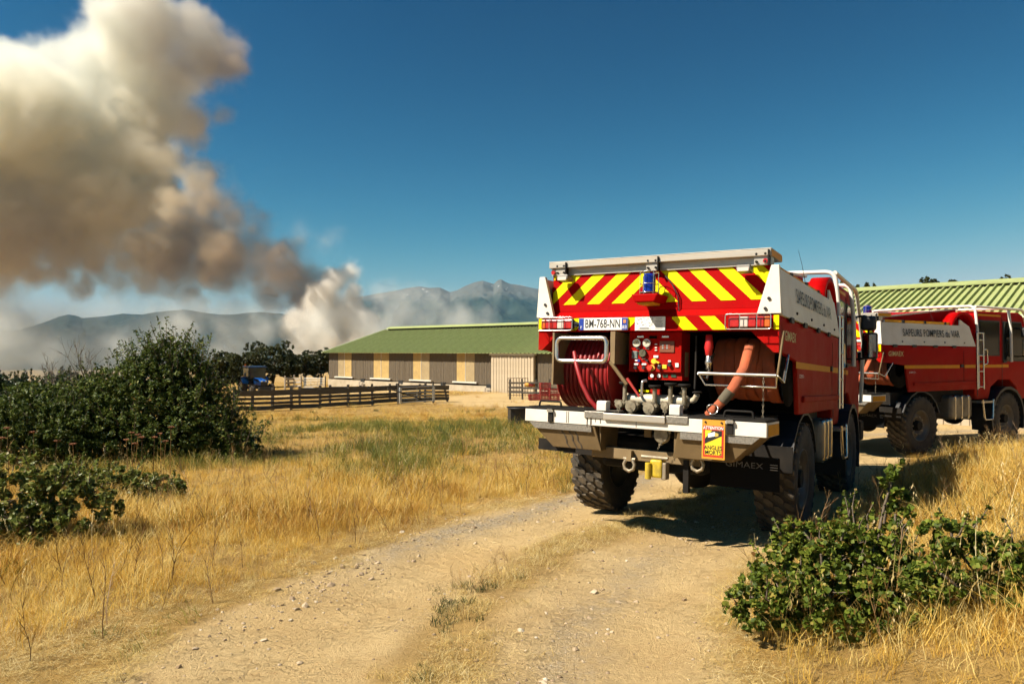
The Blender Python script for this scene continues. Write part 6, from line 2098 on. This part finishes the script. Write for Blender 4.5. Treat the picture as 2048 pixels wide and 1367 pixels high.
# --- control panel
xa, zt = TL(1259, 665, .05); xb, zb_ = TL(1362, 745, .05)
zt = 2.055
cp = MB().bx(xa, xb, .05, .30, zb_, zt).build('control_panel', RED, T, bevel=.006)
sub = MB().bx(xa + .20, xb, .08, .28, zb_ - .075, zb_ - .002).build('switch_strip', RED, T)
def pc(px, py): return TL(px, py, .045)
def disc(px, py, r, m, nm='button', d=.02, y=.05, par=cp):
    x, z = pc(px, py)
    return MB().cyl((x, y, z), (x, y - d, z), r, n=16).build(nm, m, par)
for px, py, r, m in ((1274.5, 686, .042, DIAL), (1294.5, 686, .042, DIAL), (1286, 706, .042, mat('dark_dial', (.10, .09, .05), .4))):
    g_ = disc(px, py, r, CHBLK if m is not DIAL else STEEL, 'gauge', .025)
    x, z = pc(px, py)
    MB().cyl((x, .0245, z), (x, .022, z), r * .86, n=20).build('dial', m, cp)
    MB().box((x + .004, .021, z + .008), (.004, .001, r * 1.0), (0, .5, 0)).build('needle', INK, cp)
for px, py, r, m in ((1279, 721, .013, EUBL), (1295, 721, .013, INK), (1272, 735, .016, INK), (1288, 735, .016, INK), (1319.5, 735, .017, INK), (1339.5, 729, .017, INK)):
    disc(px, py, r, m, 'knob', .03)
disc(1304, 735, .030, mat('estop_yellow', (.65, .40, .05), .5), 'stop_plate', .012); disc(1302, 735, .024, mat('estop_red', (.65, .04, .02), .4), 'stop_button', .05)
o = disc(1309, 722, .026, SYEL, 'isolator_switch', .03)
x, z = pc(1316, 724); MB().box((x, .03, z), (.04, .02, .016), (0, .4, 0)).build('isolator_key', SYEL, cp)
for px, py, w, h, m, nm in ((1334, 693, .15, .11, mat('keypad_brown', (.20, .06, .025), .5), 'keypad'), (1269.5, 709, .06, .075, mat('keypad_green', (.05, .09, .07), .5, dirt=(.4, .4, .4), dirt_amt=.8, dirt_scale=60), 'warning_label'), (1312, 713, .05, .024, PAPER, 'label_plate'),
                            (1272, 728, .05, .018, PAPER, 'label_plate'), (1288, 728, .05, .018, PAPER, 'label_plate'), (1273, 720.5, .03, .015, PAPER, 'label_plate'), (1319, 730.5, .03, .012, PAPER, 'label_plate'), (1329, 733, .045, .04, SYEL, 'hazard_label'),
                            (1339, 722, .03, .018, PAPER, 'label_plate'), (1354, 730, .035, .04, PAPER, 'socket_cover'), (1276, 697, .035, .008, PAPER, 'label_plate'), (1295, 697, .035, .008, PAPER, 'label_plate'), (1287, 717, .035, .008, PAPER, 'label_plate'),
                            (1312, 688, .025, .010, PAPER, 'label_plate'), (1312, 695, .025, .010, PAPER, 'label_plate'), (1312, 700, .025, .010, PAPER, 'label_plate'),
                            (1281, 673, .07, .02, STEEL, 'panel_latch'), (1331, 673, .07, .02, STEEL, 'panel_latch'), (1306, 674, .08, .028, CAVB, 'hand_slot')):
    x, z = pc(px, py)
    MB().box((x, .046, z), (w, .012, h)).build(nm, m, cp, bevel=.003)
for k in range(8):
    x, z = pc(1326 + 4.3 * (k % 4), 690 + 5.5 * (k // 4))
    MB().box((x, .038, z), (.016, .004, .018)).build('key', mat('key_red', (.35, .06, .03), .5) if k % 2 else GREYT, cp)
for px in (1302, 1316): 
    x, z = pc(px, 751); MB().cyl((x, .08, z), (x, .065, z), .018, n=12).build('socket', PAPER, sub)
for px in (1328, 1345): 
    x, z = pc(px, 751); MB().box((x, .078, z), (.05, .01, .03)).build('switch', mat('switch_green', (.02, .06, .03), .5), sub)

# --- left hose reel
xl, _ = TL(1130, 700, .2); xr, _ = TL(1236, 700, .2)
xl, xr = -1.06, -.47
cz, cy0, rad = 1.66, .46, .30
reel = empty('hose_reel', ((xl + xr) / 2, cy0, cz)); reel.parent = T
hw = (xr - xl) / 2
for s in (-1, 1):
    MB().lathe([(.001, s * (hw + .012)), (rad + .11, s * (hw + .012)), (rad + .115, s * hw), (.001, s * (hw - .012))], 'x', n=36).build('flange', mat('reel_red', (.36, .012, .012), .45), reel)
MB().cyl((-hw, 0, 0), (hw, 0, 0), .2, n=24).build('drum', CAVB, reel)
for layer, (rr2, n) in enumerate(((rad + .02, 12), (rad + .075, 11))):
    mb = MB()
    for k in range(n):
        xc = -hw + .03 + (2 * hw - .06) * (k + .5 * layer) / (n - .5)
        mb.tube([(xc + .012 * math.sin(a), rr2 * math.cos(a), rr2 * math.sin(a)) for a in np.linspace(0, 2 * math.pi, 33)[:-1]], .026, 8, True)
    mb.build('hose_coil', HOSER, reel)['kind'] = 'stuff'
fr_l, fr_r = TL(1114, 700, -.14)[0], TL(1213, 700, -.14)[0]
zt_, zb2 = TL(1160, 676, -.14)[1], TL(1160, 722, -.14)[1]
rg = MB().tube(rounded_path([(fr_l, -.14, zt_), (fr_r, -.14, zt_), (fr_r, -.14, zb2), (fr_l, -.14, zb2)], .06, 5, True), .024, 10, True).build('roller_guide', STEEL, T)
MB().bx(fr_l - .05, fr_l - .03, -.15, .25, 1.50, 2.04).build('reel_bracket', BEAMC, rg)
MB().bx(fr_r + .035, fr_r + .085, -.13, .2, zb2 - .02, 2.05).build('reel_bracket', BEAMC, rg)
a_, b_ = TL(1220, 722, -.12), TL(1252, 768, -.1)
MB().tube([(a_[0], -.12, a_[1]), (b_[0], -.08, b_[1])], .022, 4).build('brace', BEAMC, rg)
hp = [TL(1147, 704, -.10), TL(1153, 730, -.17), TL(1163, 765, -.19), TL(1178, 797, -.2), TL(1192, 814, -.2), TL(1204, 822, -.2)]
MB().tube([(p[0], y_, p[1]) for p, y_ in zip(hp, (-.08, -.17, -.19, -.2, -.2, -.16))], .024, 10).build('hose_tail', HOSER, T)
MB().cyl((TL(1237, 672, .1)[0], .1, 2.05), (TL(1237, 672, .1)[0], .1, 1.93), .022, n=8).build('pipe_stub', SHACK, T)
x, z = TL(1247, 690, .3)
MB().lathe([(.001, -.12), (.05, -.12), (.11, -.02), (.12, .12)], 'z', (x, .3, z), 16).build('horn', BEAMC, T)

# --- right flat hose on its cradle
xl, xr = TL(1418, 720, .2)[0], TL(1548, 720, .2)[0]
fl = empty('flat_hose_reel', ((xl + xr) / 2, .62, 1.72)); fl.parent = T
hw = (xr - xl) / 2
MB().cyl((-hw - .05, 0, 0), (hw + .05, 0, 0), .15, n=18).build('drum', CAVB, fl)
for s in (-1, 1):
    MB().lathe([(.001, s * (hw + .05)), (.36, s * (hw + .05)), (.36, s * (hw + .04)), (.001, s * (hw + .035))], 'x', n=30).build('flange', CAVB, fl)
rn = random.Random(4)
for k in range(6):
    xc = -hw + .06 + (2 * hw - .12) * k / 5
    rr2 = .31 + rn.uniform(-.02, .03)
    mb = MB()
    n = 28
    V = []
    for i in range(n):
        a = 2 * math.pi * i / n
        wob = .018 * math.sin(a * 2 + k) + .012 * math.sin(a * 3 + 2 * k)
        for (dx, dr) in ((-.062, 0), (-.05, .012), (.05, .012), (.062, 0), (.05, -.012), (-.05, -.012)):
            V.append((xc + dx * .95 + wob, (rr2 + dr + wob * .5) * math.cos(a), (rr2 + dr + wob * .5) * math.sin(a)))
    Fs = [((i * 6 + j), (i * 6 + (j + 1) % 6), (((i + 1) % n) * 6 + (j + 1) % 6), (((i + 1) % n) * 6 + j)) for i in range(n) for j in range(6)]
    mb.add(V, Fs, True).build('hose_loop', HOSEO, fl)
ca, cb_ = TL(1397, 746, -.16), TL(1553, 751, -.16)
cr_ = MB().tube([(ca[0], -.16, ca[1]), (cb_[0], -.16, cb_[1])], .017, 8).build('cradle_bar', STEEL, T)
cc_, cd_ = TL(1408, 769, -.16), TL(1551, 775, -.16)
MB().tube([(ca[0], -.16, ca[1]), (cc_[0], -.13, cc_[1]), (cd_[0], -.13, cd_[1]), (cb_[0], -.16, cb_[1])], .010, 6).build('cradle_wire', STEEL, cr_)
for q in (ca, cb_):
    MB().tube([(q[0], -.16, q[1]), (q[0] + .02, .02, q[1] - .06), (q[0], .3, q[1] + .2)], .013, 6).build('cradle_arm', STEEL, cr_)
MB().tube([(cb_[0] + .005, -.15, cb_[1]), (cb_[0] + .03, -.04, 2.05)], .012, 6).build('cradle_stay', ALUD, cr_)
# flat hose led down to the step
hs_ = [(1500, 690, .04), (1488, 735, -.1), (1466, 775, -.2), (1446, 800, -.22), (1428, 818, -.2), (1414, 830, -.17)]
pts = [Vector((TL(a, b, c)[0], c, TL(a, b, c)[1])) for a, b, c in hs_]
mb = MB()
V = []
wd = [.048, .046, .046, .042, .04, .036]
for i, p in enumerate(pts):
    t = (pts[min(i + 1, 5)] - pts[max(i - 1, 0)]).normalized()
    sdv = t.cross(Vector((0, 1, 0))).normalized()
    nv = sdv.cross(t)
    for j in range(8):
        a = 2 * math.pi * j / 8
        V.append(p + sdv * math.cos(a) * wd[i] + nv * math.sin(a) * wd[i] * .55)
mb.add(V, [(i * 8 + j, i * 8 + (j + 1) % 8, (i + 1) * 8 + (j + 1) % 8, (i + 1) * 8 + j) for i in range(5) for j in range(8)], True)
mb.add(V[-8:], [tuple(range(8))])
fh = mb.build('flat_hose_end', HOSEO, T)
MB().tube([pts[2].lerp(pts[3], .25), pts[3].lerp(pts[4], .15)], [.05, .047], 12).build('hose_sleeve', mat('canvas_sleeve', (.10, .085, .055), .9, bump=.2), fh)
MB().tube([pts[4] + Vector((.05 * math.cos(a), -.05 + .02 * math.sin(2 * a), .045 * math.sin(a))) for a in np.linspace(0, 6.28, 13)[:-1]], .006, 6, True).build('tie_wire', STEEL, fh)
x, z = TL(1418, 690, .05)
nz = MB().lathe([(.001, .10), (.03, .10), (.035, .04), (.042, -.02), (.03, -.09), (.022, -.10)], 'z', (x, .05, z), 14).build('nozzle', mat('nozzle_red', (.55, .02, .02), .4), T)
MB().lathe([(.02, -.10), (.028, -.11), (.028, -.14), (.034, -.15), (.034, -.18), (.026, -.19), (.026, -.23), (.001, -.23)], 'z', (x, .05, z), 14).build('coupling', STEEL, nz)
MB().tube([(x - .14, .1, 2.02), (x - .14, .1, 1.7), (x - .13, .05, 1.5)], .012, 6).build('hydraulic_pipe', CHBLK, T)
x, z = TL(1368, 710, .2)
MB().bx(x - .01, x + .04, .15, .22, 1.62, 1.86).build('side_box', BEAMC, T)
# chains on the right and maker's letters on the mud flap
ch = MB()
for k in range(14):
    p = Vector((1.10, -.02, 1.62 - k * .026))
    ch.tube([p + (Vector((.007 * math.sin(a), 0, .015 * math.cos(a))) if k % 2 else Vector((0, .007 * math.sin(a), .015 * math.cos(a)))) for a in np.linspace(0, 6.28, 8)[:-1]], .003, 4, True)
ch.build('chain', SHACK, T)
x, z = TL(1545, 909, .0)
fp = MB().bx(.62, 1.24, .02, .035, .62, .92).build('mud_flap', CAVB, T)
lettering('GIMAEX', .075, mat('faded_lettering', (.10, .095, .09), .7), fp, (.93, .018, .835), REAR, 1.25)
for k in range(3): MB().bx(1.16, 1.225, .016, .0185, .81 + k * .022, .816 + k * .022).build('flap_bar', GREYT, fp)
MB().bx(-1.24, -.80, .02, .035, .80, .92).build('mud_flap', CHBLK, T)

# second truck, further along the yard
loc2, rot2 = truck_pose(6.36, 14.57, R(59))
truck2 = copy_tree(truck)
truck2.location = loc2; truck2.rotation_euler = rot2
truck2['label'] = 'further red fire truck standing side-on before the green-roofed barn'
